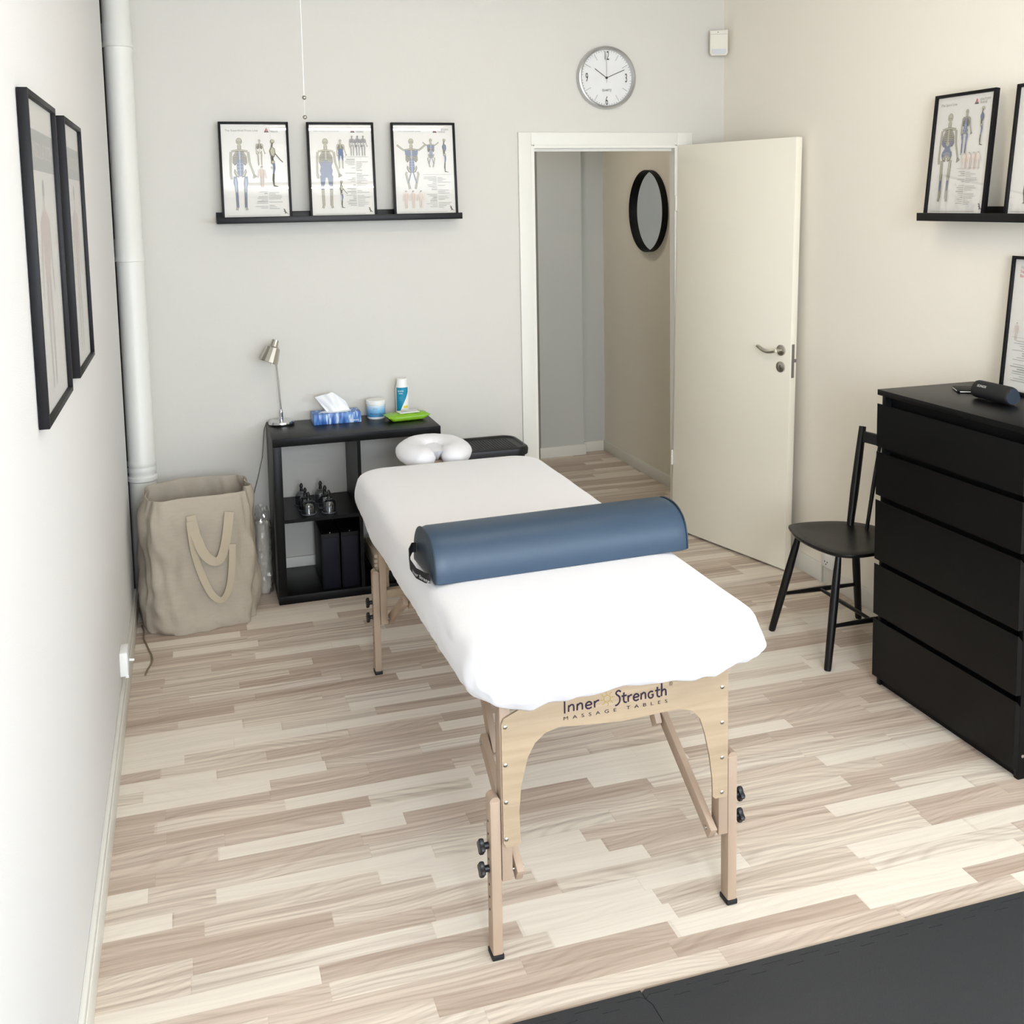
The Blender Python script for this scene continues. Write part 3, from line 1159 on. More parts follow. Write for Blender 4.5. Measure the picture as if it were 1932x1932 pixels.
# two dark upright box files and a towel stack in the lower cells
gf = 'dark upright cases in the lower left cell'
for x0, x1, l in ((.822, .905, 'left dark navy-fronted upright case in the bookcase'),
                  (.912, .994, 'right dark navy-fronted upright case in the bookcase')):
    r = thing('storage_case', l, 'case', ((x0 + x1) / 2, -.24, .038), group=gf)
    b = MB()
    b.box(x0, x1, -.385, -.12, .0382, .300, .002)
    obj('case_body', b, m_blk2, r)
    b = MB()
    b.box(x0 + .006, x1 - .006, -.387, -.3845, .044, .282, .001)
    obj('front_panel', b, m_navy, r)
    b = MB()
    b.sphere(((x0 + x1) / 2, -.375, .3015), .003)
    obj('stud', b, m_steel, r)
r = thing('folded_towel', 'folded beige towel in the lower right cell of the bookcase', 'towel', (1.15, -.25, .092))
b = MB()
for k in range(4):
    b.box(1.06, 1.33, -.39, -.10, .092 + .021 * k, .112 + .021 * k, .008, seg=3)
obj('towel_folds', b, mat('beige_towel', (200, 188, 165), 0.95, bump=0.5, bscale=400), r)
b = MB()
b.box(1.05, 1.34, -.395, -.08, .0382, .0915, .004)
tag(obj('storage_box', b, m_blk2), 'flat black box under the beige towel in the bookcase', 'box')

# ------------------------------------------------------------------ desk lamp
LX, LY = 0.690, -0.088
lamp = thing('desk_lamp', 'small brushed steel desk lamp on the left end of the bookcase', 'lamp', (LX, LY, KH))
b = MB()
b.lathe([(.058, 0), (.060, .003), (.060, .012), (.057, .019), (.020, .022), (.0005, .022)], (LX, LY, KH), 48)
obj('base', b, m_chrome, lamp)
b = MB()
b.lathe([(.0095, .020), (.0095, .060), (.008, .068), (.0045, .074), (.0005, .075)], (LX, LY, KH), 24)
b.tube([(LX, LY, KH + .07), (LX - .006, LY, KH + .20), (LX - .016, LY, KH + .335)], .0045, 14)
obj('stem', b, m_chrome, lamp)
axis = Vector((-0.36, -0.15, -0.92)).normalized()
Ms = axis.to_track_quat('Z', 'Y').to_matrix().to_4x4()
hc = Vector((LX - .010, LY - .004, KH + .405))
b = MB()
b.lathe([(.0005, 0), (.0160, 0), (.0170, .012), (.021, .032), (.0300, .036), (.033, .038), (.045, .108), (.0435, .108), (.031, .042),
         (.0005, .038)], hc, 14, M=Ms)
obj('shade', b, m_steel, lamp, sharp=20)
b = MB()
b.tube([hc + Vector((-.02, -.024, -.088)), hc + Vector((-.025, -.026, -.112))], .0032, 10)
b.tube([hc + Vector((-.006, .004, -.07)), hc + Vector((.010, .004, -.035))], .005, 10)
obj('shade_pin', b, m_steel, lamp)
b = MB()
b.tube([(LX - .055, LY + .03, KH + .006), (.628, -.030, KH + .006), (.614, -.014, KH - .03), (.600, -.014, .60), (.575, -.016, .50), (.545, -.02, .40), (.528, -.03, .25),
        (.53, -.04, .1), (.52, -.06, .004)], .0022, 8)
obj('power_cord', b, mat('grey_cord', (120, 116, 108), 0.5), lamp)

# ------------------------------------------------------------------ things on the bookcase
# tissue box
tb = thing('tissue_box', 'blue patterned tissue box with a white tissue sticking out', 'tissue box', (.944, -.12, KH))
Mt = Matrix.Translation((.944, -.118, KH)) @ Matrix.Rotation(R(1), 4, 'Z')
b = MB()
b.box(-.112, .112, -.057, .057, 0.0003, .050, .0015, M=Mt)
mtb = bpy.data.materials.new('tissue_card')
mtb.use_nodes = True
nt = mtb.node_tree
bs = nt.nodes['Principled BSDF']
tc = nt.nodes.new('ShaderNodeTexCoord')
mp = nt.nodes.new('ShaderNodeMapping')
mp.inputs['Scale'].default_value = (45, 20, 9)
mp.inputs['Rotation'].default_value = (0, R(18), 0)
nz = nt.nodes.new('ShaderNodeTexNoise')
nz.inputs['Scale'].default_value = 1.6
nz.inputs['Detail'].default_value = 2
cr = nt.nodes.new('ShaderNodeValToRGB')
cr.color_ramp.elements[0].position = 0.35
cr.color_ramp.elements[0].color = lin((38, 84, 160)) + (1,)
cr.color_ramp.elements[1].position = 0.66
cr.color_ramp.elements[1].color = lin((206, 222, 240)) + (1,)
kk = cr.color_ramp.elements.new(0.55)
kk.color = lin((96, 142, 202)) + (1,)
nt.links.new(tc.outputs['Object'], mp.inputs[0])
nt.links.new(mp.outputs[0], nz.inputs['Vector'])
nt.links.new(nz.outputs['Fac'], cr.inputs[0])
nt.links.new(cr.outputs[0], bs.inputs['Base Color'])
bs.inputs['Roughness'].default_value = 0.4
obj('carton', b, mtb, tb)
b = MB()
b.lathe([(.075, 0), (.075, .0006), (.001, .0006)], (0, 0, 0), 32, M=Mt @ Matrix.Translation((0, 0, .050)) @ Matrix.Diagonal((1, .45, 1, 1)))
obj('oval_opening', b, mat('film_white', (222, 228, 236), 0.4), tb)
b = MB()
b.text('Kleenex', .014, Mt @ Matrix.Translation((.055, -.0572, .008)) @ Matrix.Rotation(R(90), 4, 'X'), extrude=.0001)
obj('print', b, m_whitep, tb)
b = MB()
grid = []
NX, NZ = 16, 14
for j in range(NZ + 1):
    f = j / NZ
    row = []
    for i in range(NX + 1):
        g_ = i / NX
        bl, br, tl, tr = (-.040, .048), (.044, .048), (-.096, .124), (.020, .152)
        x = (bl[0] * (1 - g_) + br[0] * g_) * (1 - f) + (tl[0] * (1 - g_) + tr[0] * g_) * f
        z = (bl[1] * (1 - g_) + br[1] * g_) * (1 - f) + (tl[1] * (1 - g_) + tr[1] * g_) * f
        if g_ > .72:
            x += .10 * (g_ - .72)
            z -= .20 * (g_ - .72) * f
        y = .012 * math.sin(g_ * 7 + 1.2) * (1 - .4 * f) + .0035 * math.sin(g_ * 15 + 3 * f)
        row.append(Mt @ Vector((x, y, z)))
    grid.append(row)
V = [[b.bm.verts.new(p) for p in r_] for r_ in grid]
for j in range(NZ):
    for i in range(NX):
        b.bm.faces.new((V[j][i], V[j][i + 1], V[j + 1][i + 1], V[j + 1][i]))
o = obj('tissue', b, mat('tissue_paper', (242, 242, 240), 0.95), tb, sharp=180)
sm = o.modifiers.new('s', 'SOLIDIFY')
sm.thickness = .0008


def grad_mat(name, stops, zscale, z0):
    M = bpy.data.materials.new(name)
    M.use_nodes = True
    nt = M.node_tree
    bs = nt.nodes['Principled BSDF']
    tc = nt.nodes.new('ShaderNodeTexCoord')
    sp = nt.nodes.new('ShaderNodeSeparateXYZ')
    mr = nt.nodes.new('ShaderNodeMapRange')
    mr.inputs['From Min'].default_value = z0
    mr.inputs['From Max'].default_value = z0 + zscale
    cr = nt.nodes.new('ShaderNodeValToRGB')
    for i, (p, c) in enumerate(stops):
        e = cr.color_ramp.elements[i] if i < 2 else cr.color_ramp.elements.new(p)
        e.position = p
        e.color = lin(c) + (1,)
    nt.links.new(tc.outputs['Object'], sp.inputs[0])
    nt.links.new(sp.outputs[2], mr.inputs['Value'])
    nt.links.new(mr.outputs[0], cr.inputs[0])
    nt.links.new(cr.outputs[0], bs.inputs['Base Color'])
    bs.inputs['Roughness'].default_value = 0.35
    return M


# massage cream tub
jx, jy = 1.140, -.110
jar = thing('cream_tub', 'white-lidded tub of massage cream with a pale blue label', 'tub', (jx, jy, KH))
b = MB()
b.lathe([(.040, 0), (.043, .003), (.0445, .008), (.0445, .070), (.044, .072)], (jx, jy, KH), 40)
obj('tub_body', b, m_whitep, jar)
b = MB()
b.lathe([(.0449, .012), (.0449, .066)], (jx, jy, KH), 48, cap0=False, cap1=False)
obj('label', b, grad_mat('cream_label', [(0, (34, 116, 168)), (1, (206, 226, 240)), (.55, (122, 178, 216))], .055, KH + .012), jar)
b = MB()
b.lathe([(.0455, .070), (.0475, .072), (.0475, .088), (.045, .091), (.0005, .091)], (jx, jy, KH), 40)
obj('lid', b, m_whitep, jar)
b = MB()


def wrap_text(b, body, size, cx, cy, r, z, ang0, sx=1.0):
    t = MB()
    t.text(body, size, Matrix.Identity(4), extrude=0, sx=sx, align='CENTER')
    for v in t.bm.verts:
        a = ang0 + v.co.x / r
        v.co = Vector((cx + r * math.sin(a), cy - r * math.cos(a), z + v.co.y))
    b.merge(t.bm)


wrap_text(b, 'MASSAGE', .014, jx, jy, .0452, KH + .022, -.25)
wrap_text(b, 'SIXTUS', .0065, jx, jy, .0452, KH + .050, -.25)
obj('print', b, mat('print_navy', (20, 60, 110), 0.5), jar, recalc=False, smooth=False)

# spray bottle
sx_, sy_ = 1.278, -.070
sb = thing('spray_bottle', 'tall white and turquoise sports care bottle behind the green wipes', 'bottle', (sx_, sy_, KH))
b = MB()
b.lathe([(.027, 0), (.0315, .003), (.0315, .135), (.029, .142)], (sx_, sy_, KH), 40)
obj('bottle_body', b, m_whitep, sb)
b = MB()
b.lathe([(.0285, .142), (.0285, .146), (.0265, .149), (.026, .176), (.023, .180), (.0005, .180)], (sx_, sy_, KH), 36)
obj('cap', b, m_whitep, sb)
b = MB()
fs = []
n = 24
for i in range(n):          # turquoise wedge: full at the top, narrowing towards the foot
    a0, a1 = -1.25 + 2.1 * i / n, -1.25 + 2.1 * (i + 1) / n
    r_ = .0318
    zb = lambda a: max(.010, .010 + (a + 0.75) / 1.6 * .105)
    p = [(a0, zb(a0)), (a1, zb(a1)), (a1, .138), (a0, .138)]
    b.bm.faces.new([b.bm.verts.new((sx_ + r_ * math.sin(a), sy_ - r_ * math.cos(a), KH + z)) for a, z in p])
obj('turquoise_label', b, mat('turquoise', (22, 136, 168), 0.4), sb)
b = MB()
for i in range(8):
    a0, a1 = -.05 + .8 * i / 8, -.05 + .8 * (i + 1) / 8
    b.bm.faces.new([b.bm.verts.new((sx_ + .0319 * math.sin(a), sy_ - .0319 * math.cos(a), KH + z)) for a, z in
                    ((a0, .034), (a1, .038), (a1, .050), (a0, .046))])
obj('yellow_mark', b, mat('yellow_ink', (236, 214, 70), 0.4), sb)
b = MB()
wrap_text(b, 'sports', .012, sx_, sy_, .0321, KH + .118, -.45)
wrap_text(b, 'care', .012, sx_, sy_, .0321, KH + .106, -.45)
for k in range(3):
    wrap_text(b, '\u2014\u2014\u2014', .005, sx_, sy_, .0321, KH + .090 - .008 * k, -.5)
obj('print', b, m_whitep, sb, recalc=False, smooth=False)

# wet wipes
wp = thing('wipes_packet', 'bright green packet of wet wipes with a white flap on the bookcase', 'wipes', (1.268, -.215, KH))
Mw = Matrix.Translation((1.268, -.205, KH)) @ Matrix.Rotation(R(7), 4, 'Z')
b = MB()
rg = []
for i in range(25):
    f = i / 24
    x = -.104 + .208 * f
    e = min(1, min(f, 1 - f) / .14)
    hh = .004 + .034 * (e ** .8)
    dd = .048 + .006 * (1 - e)
    zc = .018 + .008 * (1 - e)
    ring = []
    for j in range(20):
        a = 2 * PI * j / 20
        ca, sa = math.cos(a), math.sin(a)
        ring.append(Mw @ Vector((x + .002 * noise.noise(Vector((x * 60, ca * 2, sa * 2))),
                                 math.copysign(abs(ca) ** .6, ca) * dd,
                                 max(.0005, zc + math.copysign(abs(sa) ** .7, sa) * hh / 2 + .003 * noise.noise(Vector((x * 40, ca * 3, sa * 3)))))))
    rg.append(ring)
b.rings(rg)
obj('packet', b, mat('green_film', (128, 178, 40), 0.25), wp, sharp=60)
b = MB()
b.box(-.040, .058, -.034, .034, .0375, .0400, .001, M=Mw)
obj('white_flap', b, m_whitep, wp)
b = MB()
b.box(-.026, .046, -.014, -.011, .0400, .0403, M=Mw)
b.box(-.026, .046, .006, .009, .0400, .0403, M=Mw)
obj('print', b, mat('ink_grey', (110, 112, 108), 0.6), wp)

# ------------------------------------------------------------------ black bin
bn = thing('laundry_bin', 'black plastic bin with a ribbed inset lid beside the bookcase', 'bin', (1.645, -.19, 0))


def rrect(cx, cy, hx, hy, r, n=8):
    out = []
    for (sx, sy, a0) in ((1, 1, 0), (-1, 1, 90), (-1, -1, 180), (1, -1, 270)):
        for i in range(n + 1):
            a = R(a0 + 90 * i / n)
            out.append((cx + sx * (hx - r) + r * math.cos(a), cy + sy * (hy - r) + r * math.sin(a)))
    return out


def loft(b, secs):
    b.rings([[(x, y, z) for x, y in rrect(*s[:5])] for s in secs for z in [s[5]]])


bx, by = 1.645, -.192
b = MB()
loft(b, [(bx, by, .165, .115, .05, .002), (bx, by, .170, .12, .05, .010), (bx, by, .195, .140, .06, .575), (bx, by, .195, .14, .06, .58)])
obj('bin_body', b, m_plastic, bn)
b = MB()
loft(b, [(bx, by, .198, .143, .065, .570), (bx, by, .208, .152, .07, .572), (bx, by, .210, .154, .07, .595), (bx, by, .207, .151, .07, .606), (bx, by, .198, .142, .065, .612),
         (bx, by, .190, .134, .06, .612), (bx, by, .184, .128, .055, .604), (bx, by, .16, .10, .04, .602)])
obj('lid', b, m_plastic, bn)
b = MB()
for i in range(22):
    x = bx - .155 + .31 * i / 21
    b.box(x - .0035, x + .0035, by - .095, by + .095, .602, .6035, .0005)
for j in range(13):
    y = by - .09 + .18 * j / 12
    b.box(bx - .155, bx + .155, y - .002, y + .002, .602, .6038)
obj('lid_ribs', b, m_plastic, bn)

# ------------------------------------------------------------------ massage table
mt = thing('massage_table', 'folding beech massage table with knee braces and printed end panel', 'massage table', (1.24, -2.07, 0))
TX0, TX1, TY0, TY1 = 0.868, 1.618, -2.982, -1.120
b = MB()
b.rings([[(x, y, z) for x, y in rrect(1.243, -2.051, hx, hy, .11, 10)] for hx, hy, z in
         ((.345, .905, .692), (.358, .918, .700), (.360, .920, .765), (.350, .910, .778))])
obj('padded_top', b, mat('cream_vinyl', (225, 222, 215), 0.5), mt)
b = MB()
for x0, x1, y0, y1 in ((.925, .950, -2.86, -2.06), (1.536, 1.561, -2.86, -2.06), (.925, .950, -2.04, -1.17), (1.536, 1.561, -2.04, -1.17),
                       (.97, 1.51, -2.945, -2.905), (.95, 1.536, -1.195, -1.17), (.95, 1.536, -2.062, -2.04)):
    b.box(x0, x1, y0, y1, .655, .695, .002)
obj('rim_frame', b, m_beech, mt)
KNOB = []


def knob(parent, x, y, z, sx):
    b = MB()
    b.cyl((x, y, z), (x + sx * .012, y, z), .008, n=14)
    Mk = Matrix.Translation((x + sx * .012, y, z)) @ Matrix.Rotation(R(90) * sx, 4, 'Y')
    pts = []
    for i in range(24):
        a = 2 * PI * i / 24
        r_ = .017 + .0035 * math.cos(4 * a)
        pts.append((r_ * math.cos(a), r_ * math.sin(a)))
    b.rings([[Mk @ Vector((px * k, py * k, h)) for px, py in pts] for k, h in ((.9, 0), (1, .003), (1, .009), (.85, .012))])
    obj('knob', b, m_plastic, parent)


def leg_set(sx, ys, yl):
    """sx: -1 left / +1 right, ys: y of the leg middle, yl: +1 if braces run towards +y"""
    xe = .9245 if sx < 0 else 1.5475
    xu = .953 if sx < 0 else 1.5225
    b = MB()
    b.box(xu - .0145, xu + .0115, ys - .02, ys + .02, .197, .66, .002)
    obj('upper_leg', b, m_beech, mt)
    b = MB()
    b.box(xe - .0130, xe + .0130, ys - .020, ys + .020, .012, .400, .004)
    b.cyl((xe, ys - .020 + .002, .398), (xe, ys + .018, .398), .0132, n=16)
    lg = obj('leg', b, m_beech, mt)
    b = MB()
    b.box(xe - .015, xe + .015, ys - .0215, ys + .0215, 0, .014, .003)
    obj('foot_cap', b, m_rubber, lg)
    b = MB()
    for k in range(8):
        z = .345 - .032 * k
        if z > .05:
            b.cyl((xe + sx * .0130, ys, z), (xe + sx * .0138, ys, z), .003, n=10)
    obj('adjustment_holes', b, m_dark, lg)
    for z in (.284, .226):
        knob(lg, xe + sx * .0135, ys, z, sx)
    # knee brace
    xb = xu - sx * .030
    J = Vector((xb, ys + yl * .285, .385))
    A = Vector((xb, ys + yl * .0, .212))
    B = Vector((xb - sx * .022, ys + yl * .50, .665))
    for nm, p, q_ in (('lower_brace', A, J), ('upper_brace', Vector((J.x - sx * .022, J.y - yl * .01, J.z - .01)), B)):
        d = (q_ - p)
        ln = d.length
        Mb = Matrix.Translation(p) @ d.to_track_quat('Z', 'X').to_matrix().to_4x4()
        b = MB()
        # the wide face of the strut lies in the y-z plane
        b.box(-.019, .019, -.0095, .0095, -.02, ln + .015, .003, M=Matrix.Translation(p) @ Matrix((
            (0, 1, 0), (d.normalized().cross(Vector((1, 0, 0))).y, 0, d.normalized().y),
            (d.normalized().cross(Vector((1, 0, 0))).z, 0, d.normalized().z))).to_4x4())
        obj(nm, b, m_beech, mt)
    b = MB()
    b.cyl((J.x + sx * .012, J.y, J.z), (J.x - sx * .040, J.y, J.z), .006, n=12)
    obj('brace_bolt', b, m_steel, mt)
    b = MB()
    b.cyl((A.x - .014, A.y, A.z), (A.x + .014, A.y, A.z), .005, n=12)
    obj('brace_bolt', b, m_steel, mt)


for sx in (-1, 1):
    leg_set(sx, -2.872, 1)
    leg_set(sx, -1.246, -1 if False else -1)

# printed end panel (near end) and plain one (far end)
arch = [(.983, .292), (.981, .371), (.987, .435), (1.004, .500), (1.022, .532), (1.048, .553), (1.085, .562), (1.145, .556),
        (1.245, .549), (1.345, .553), (1.395, .554), (1.430, .545), (1.452, .520), (1.465, .480), (1.478, .42), (1.486, .36), (1.488, .308)]
poly = [(.941, .298), (.941, .592), (.947, .604), (.962, .611), (.995, .625), (1.02, .645), (1.04, .66), (1.528, .66),
        (1.529, .310), (1.523, .302), (1.495, .302)] + arch[::-1] + [(.977, .286), (.948, .286)]
b = MB()
b.prism(poly, 1, -2.899, -2.8925)
ep = obj('end_panel', b, m_ply, mt)
b = MB()
b.prism(poly, 1, -1.2255, -1.219)
b.box(.965, 1.509, -1.262, -1.228, .300, .330, .002)
obj('end_panel', b, m_ply, mt)
for px, pz in ((.950, .584), (.949, .491), (.949, .399), (.948, .307), (1.513, .592), (1.513, .500), (1.513, .408), (1.513, .316)):
    b = MB()
    b.lathe([(.0052, 0), (.005, .0015), (.003, .0028), (.0004, .003)], (px, -2.899, pz), 14, M=Mx)
    obj('bolt_head', b, m_steel, mt)

# lettering
INK = mat('logo_ink', (38, 24, 44), 0.5)
LET = {'I': ([[(.05, -.15), (.05, 1.95)]], .42), 'n': ([[(0, 0), (.02, 1)], [(.02, .7), (.25, 1), (.45, .9), (.5, .5), (.5, .0)]], .82),
       'e': ([[(.06, .5), (.55, .58), (.46, .92), (.25, 1), (.05, .78), (0, .4), (.12, .08), (.32, 0), (.58, .15)]], .84),
       'r': ([[(.02, 0), (.0, 1)], [(.02, .65), (.2, .92), (.45, 1.0)]], .62),
       'S': ([[(.55, 1.7), (.33, 1.95), (.08, 1.8), (.03, 1.5), (.25, 1.2), (.42, .9), (.42, .3), (.18, -.15), (-.1, -.25)]], .70),
       't': ([[(.2, 1.55), (.17, .4), (.28, .05), (.52, .0)], [(-.08, 1.0), (.5, 1.06)]], .66),
       'g': ([[(.55, .92), (.25, 1), (.02, .7), (.05, .2), (.3, 0), (.52, .2), (.53, .5)], [(.35, .48), (.62, .5)]], .84),
       'h': ([[(.0, 0), (.03, 2.0)], [(.02, .7), (.25, 1), (.45, .9), (.5, .5), (.5, .0)]], .82)}


def smooth_pts(pts, n=4):
    out = []
    P = [pts[0]] + list(pts) + [pts[-1]]
    if len(pts) < 3:
        return pts
    for i in range(1, len(P) - 2):
        for k in range(n):
            t = k / n
            a = [Vector(P[i + j]) for j in (-1, 0, 1, 2)]
            out.append(tuple(0.5 * ((2 * a[1]) + (-a[0] + a[2]) * t + (2 * a[0] - 5 * a[1] + 4 * a[2] - a[3]) * t * t +
                                    (-a[0] + 3 * a[1] - 3 * a[2] + a[3]) * t ** 3)))
    out.append(pts[-1])
    return out


def word(cv, txt, x0, x1, z0, xh, w):
    tot = sum(LET[c][1] for c in txt) - .2
    s = (x1 - x0) / tot
    x = x0
    for c in txt:
        st, adv = LET[c]
        for pts in st:
            pp = [(x + px * s, z0 + pz * xh) for px, pz in pts]
            cv.line(smooth_pts(pp), w, 0, taper=None)
        x += adv * s


cv = CV(-2.8994)
word(cv, 'Inner', 1.096, 1.184, .5955, .0165, .0042)
word(cv, 'Strength', 1.228, 1.362, .5955, .0165, .0042)
cv.text('MASSAGE TABLES', 1.093, .577, .0122, 0, sx=1.42, space=2.2)
cv.line([(1.3725 + .0042 * math.cos(2 * PI * i / 16), .6235 + .0042 * math.sin(2 * PI * i / 16)) for i in range(17)], .0009, 0)
cv.text('R', 1.3725, .6213, .0062, 0, 'CENTER')
obj('logo_lettering', cv.mb, INK, ep, recalc=False, smooth=False)
cv = CV(-2.8995)
sc = (1.2055, .6125)
cv.line([(sc[0] + .0085 * math.cos(2 * PI * i / 20), sc[1] + .0085 * math.sin(2 * PI * i / 20)) for i in range(21)], .0020, 0)
for k in range(8):
    a = 2 * PI * k / 8 + .1
    cv.line(smooth_pts([(sc[0] + r_ * math.cos(a + d_), sc[1] + r_ * math.sin(a + d_)) for r_, d_ in ((.0105, 0), (.014, .08), (.019, -.06))]), .0018, 0)
obj('logo_sun', cv.mb, mat('gold_ink', (158, 134, 66), 0.5), ep, recalc=False, smooth=False)

# ------------------------------------------------------------------ fitted sheet over the top
sh = MB()


def lerp_tab(tab, v):
    if v <= tab[0][0]:
        return tab[0][1]
    for (a, va), (c, vc) in zip(tab[:-1], tab[1:]):
        if v <= c:
            return va + (vc - va) * (v - a) / (c - a)
    return tab[-1][1]


def outline(hx, hy, r, cx=1.243, cy=-2.051, n=460):
    """evenly spaced rounded rectangle"""
    pts = rrect(cx, cy, hx, hy, r, 24)
    P = [Vector((x, y)) for x, y in pts]
    P.append(P[0])
    ln = [0]
    for a, c in zip(P[:-1], P[1:]):
        ln.append(ln[-1] + (c - a).length)
    out = []
    j = 0
    for i in range(n):
        d = ln[-1] * i / n
        while ln[j + 1] < d:
            j += 1
        f = (d - ln[j]) / max(1e-9, ln[j + 1] - ln[j])
        out.append(P[j].lerp(P[j + 1], f))
    return out


NO = 560
base = outline(.374, .931, .125, n=NO)
cen = Vector((1.243, -2.051))
norms = []
for i in range(NO):
    t_ = (base[(i + 1) % NO] - base[i - 1]).normalized()
    norms.append(Vector((t_.y, -t_.x)))


def hem(x, y):
    left = lerp_tab([(-2.98, .655), (-2.75, .640), (-2.44, .625), (-2.02, .605), (-1.58, .588), (-1.2, .640), (-1.1, .66)], y)
    front = lerp_tab([(.86, .655), (.93, .650), (1.005, .640), (1.035, .655), (1.12, .656), (1.214, .658), (1.32, .658), (1.46, .652),
                      (1.485, .660), (1.53, .668), (1.62, .66)], x)
    wf = max(0, min(1, (-y - 2.86) / .08))
    return left * (1 - wf) + front * wf


prof = [(.10, .0), (.075, -.001), (.05, -.003), (.032, -.006), (.02, -.010), (.011, -.016), (.004, -.026), (0, -.038)]
ringsv = []
for ins, dz in prof:
    ring = []
    for i in range(NO):
        p = base[i] - norms[i] * ins
        # pull towards the centre line far inside
        z = .787 + dz
        edge_w = max(0, 1 - ins / .06)
        q_ = p + norms[i] * (.004 * noise.noise(Vector((p.x * 9, p.y * 9, 5))) * edge_w)
        ring.append((q_.x, q_.y, z))
    ringsv.append(ring)
steps = 16
for k in range(1, steps + 1):
    f = k / steps
    ring = []
    for i in range(NO):
        p0 = base[i]
        s_len = i / NO * 5.2
        hz = hem(p0.x, p0.y)
        front_w = max(0, min(1, (-p0.y - 2.80) / .12))
        right_w = 1.0
        z = .749 + (hz - .749) * f
        # belly out then tuck under at the elastic hem
        out = .010 * math.sin(PI * min(1, f * 1.25)) - .030 * max(0, (f - .72) / .28) ** 1.6
        gath = max(0, (f - .35) / .65)
        amp = .0045 + .0035 * front_w
        n1 = noise.noise(Vector((s_len * 22, f * 1.2, 3.0)))
        n2 = noise.noise(Vector((s_len * 60, f * 2.5, 7.0)))
        n3 = noise.noise(Vector((s_len * 4.5, f * .8, 11.0)))
        n4 = noise.noise(Vector((p0.x * 20, z * 34 + p0.x * 6, p0.y * 20)))
        out += gath * (amp * n1 + .0030 * n2) + (.007 * n3 + .015 * n4 * (.2 + front_w)) * f
        for cxn, cyn in ((.895, -2.95), (1.59, -2.95), (.885, -1.16)):
            dd_ = math.hypot(p0.x - cxn, p0.y - cyn)
            out += (-.010 * math.exp(-(dd_ / .008) ** 2) + .008 * math.exp(-((dd_ - .02) / .014) ** 2)) * math.sin(PI * min(1, f * .9))
        z += gath ** 2 * (.004 * n1 + .004 * n3 + .0025 * n2)
        q_ = p0 + norms[i] * out
        ring.append((q_.x, q_.y, z))
    ringsv.append(ring)
# hem rolled inwards
ring = []
for i in range(NO):
    x, y, z = ringsv[-1][i]
    ring.append((x - norms[i].x * .012, y - norms[i].y * .012, z + .004))
ringsv.append(ring)
sh.rings(ringsv, cap0=True, cap1=False)
o = obj('fitted_sheet', sh, m_cotton, None, sharp=75)
tag(o, 'white fitted cotton sheet stretched over the massage table top', 'sheet')

# ------------------------------------------------------------------ face cradle
fc = thing('face_cradle', 'white covered horseshoe face cradle at the far end of the massage table', 'face cradle', (1.225, -.935, .70))
b = MB()
NT, NS = 64, 22
rg = []
ccx, ccy, ccz = 1.238, -.925, .774
Mt_ = Matrix.Translation((ccx, ccy, ccz)) @ Matrix.Rotation(R(4), 4, 'X')
for i in range(NT + 1):
    a = R(-90 + 9) + R(342) * i / NT
    f = i / NT
    ct = Vector((math.cos(a) * .093, math.sin(a) * .102, 0))
    endt = min(1, min(f, 1 - f) / .07)
    rr = .064 * (endt ** .5 if endt < 1 else 1) + .0005
    hh = .038 * (endt ** .5 if endt < 1 else 1) + .0005
    d = Vector((math.cos(a), math.sin(a), 0))
    ring = []
    for j in range(NS):
        t_ = 2 * PI * j / NS
        w = 1 + .05 * noise.noise(Vector((math.cos(a) * 3, math.sin(a) * 3, t_)))
        ring.append(Mt_ @ (ct + d * math.cos(t_) * rr * w + Vector((0, 0, math.sin(t_) * hh * w + .004 * math.sin(t_)))))
    rg.append(ring)
b.rings(rg)
obj('cushion', b, m_cotton, fc, sharp=80)
b = MB()
pts2 = [(-.045, .06), (.045, .07), (.05, -.02), (.035, -.07), (0, -.10), (-.04, -.06)]
rg = []
for k, (s_, z) in enumerate(((1.0, .022), (.85, .002), (.5, -.02), (.15, -.028))):
    rg.append([Mt_ @ Vector((x * s_ + .004 * math.sin(k * 2 + i), y * s_, z + .008 * math.sin(i * 2.1 + k))) for i, (x, y) in enumerate(pts2)])
b.rings(rg)
obj('cover_fold', b, mat('thin_cotton', (226, 227, 232), 0.9), fc, sharp=30)
b = MB()
for x in (1.17, 1.27):
    b.tube([(x, -1.16, .712), (x, -.90, .738)], .008, 12)
b.box(1.13, 1.31, -.985, -.86, .735, .747, .003)
obj('support_bracket', b, m_beech, fc)

# ------------------------------------------------------------------ half round bolster
bo = thing('bolster', 'blue vinyl half-round bolster lying across the massage table', 'bolster', (1.26, -2.36, .788))
ax0 = Vector((.882, -2.370, .7875))
ax1 = Vector((1.637, -2.338, .7875))
d = (ax1 - ax0).normalized()
pn = Vector((-d.y, d.x, 0))
sec = []
W2, HB = .118, .118
for i in range(33):
    a = PI * i / 32
    ca, sa = math.cos(a), math.sin(a)
    sec.append((math.copysign(abs(ca) ** .82, ca) * W2, (sa ** .80) * HB + .004))
cor = [(-W2 * .985, 0.000), (W2 * .985, 0.000)]
sec2 = sec + [(-W2, .002)] + [(-W2 + .004, -.001), (W2 - .004, -.001)]
b = MB()
rg = []
Lb = (ax1 - ax0).length
for k in range(41):
    f = k / 40
    base_p = ax0 + (ax1 - ax0) * f
    e = min(f, 1 - f) * Lb
    s_ = 1 - .05 * max(0, 1 - e / .006) ** 2
    rg.append([base_p + pn * (u_ * s_) + Vector((0, 0, v_ * s_)) for u_, v_ in sec2])
b.rings(rg, False, False)
bmesh.ops.recalc_face_normals(b.bm, faces=b.bm.faces)
obj('bolster_cover', b, m_blue, bo, sharp=50)
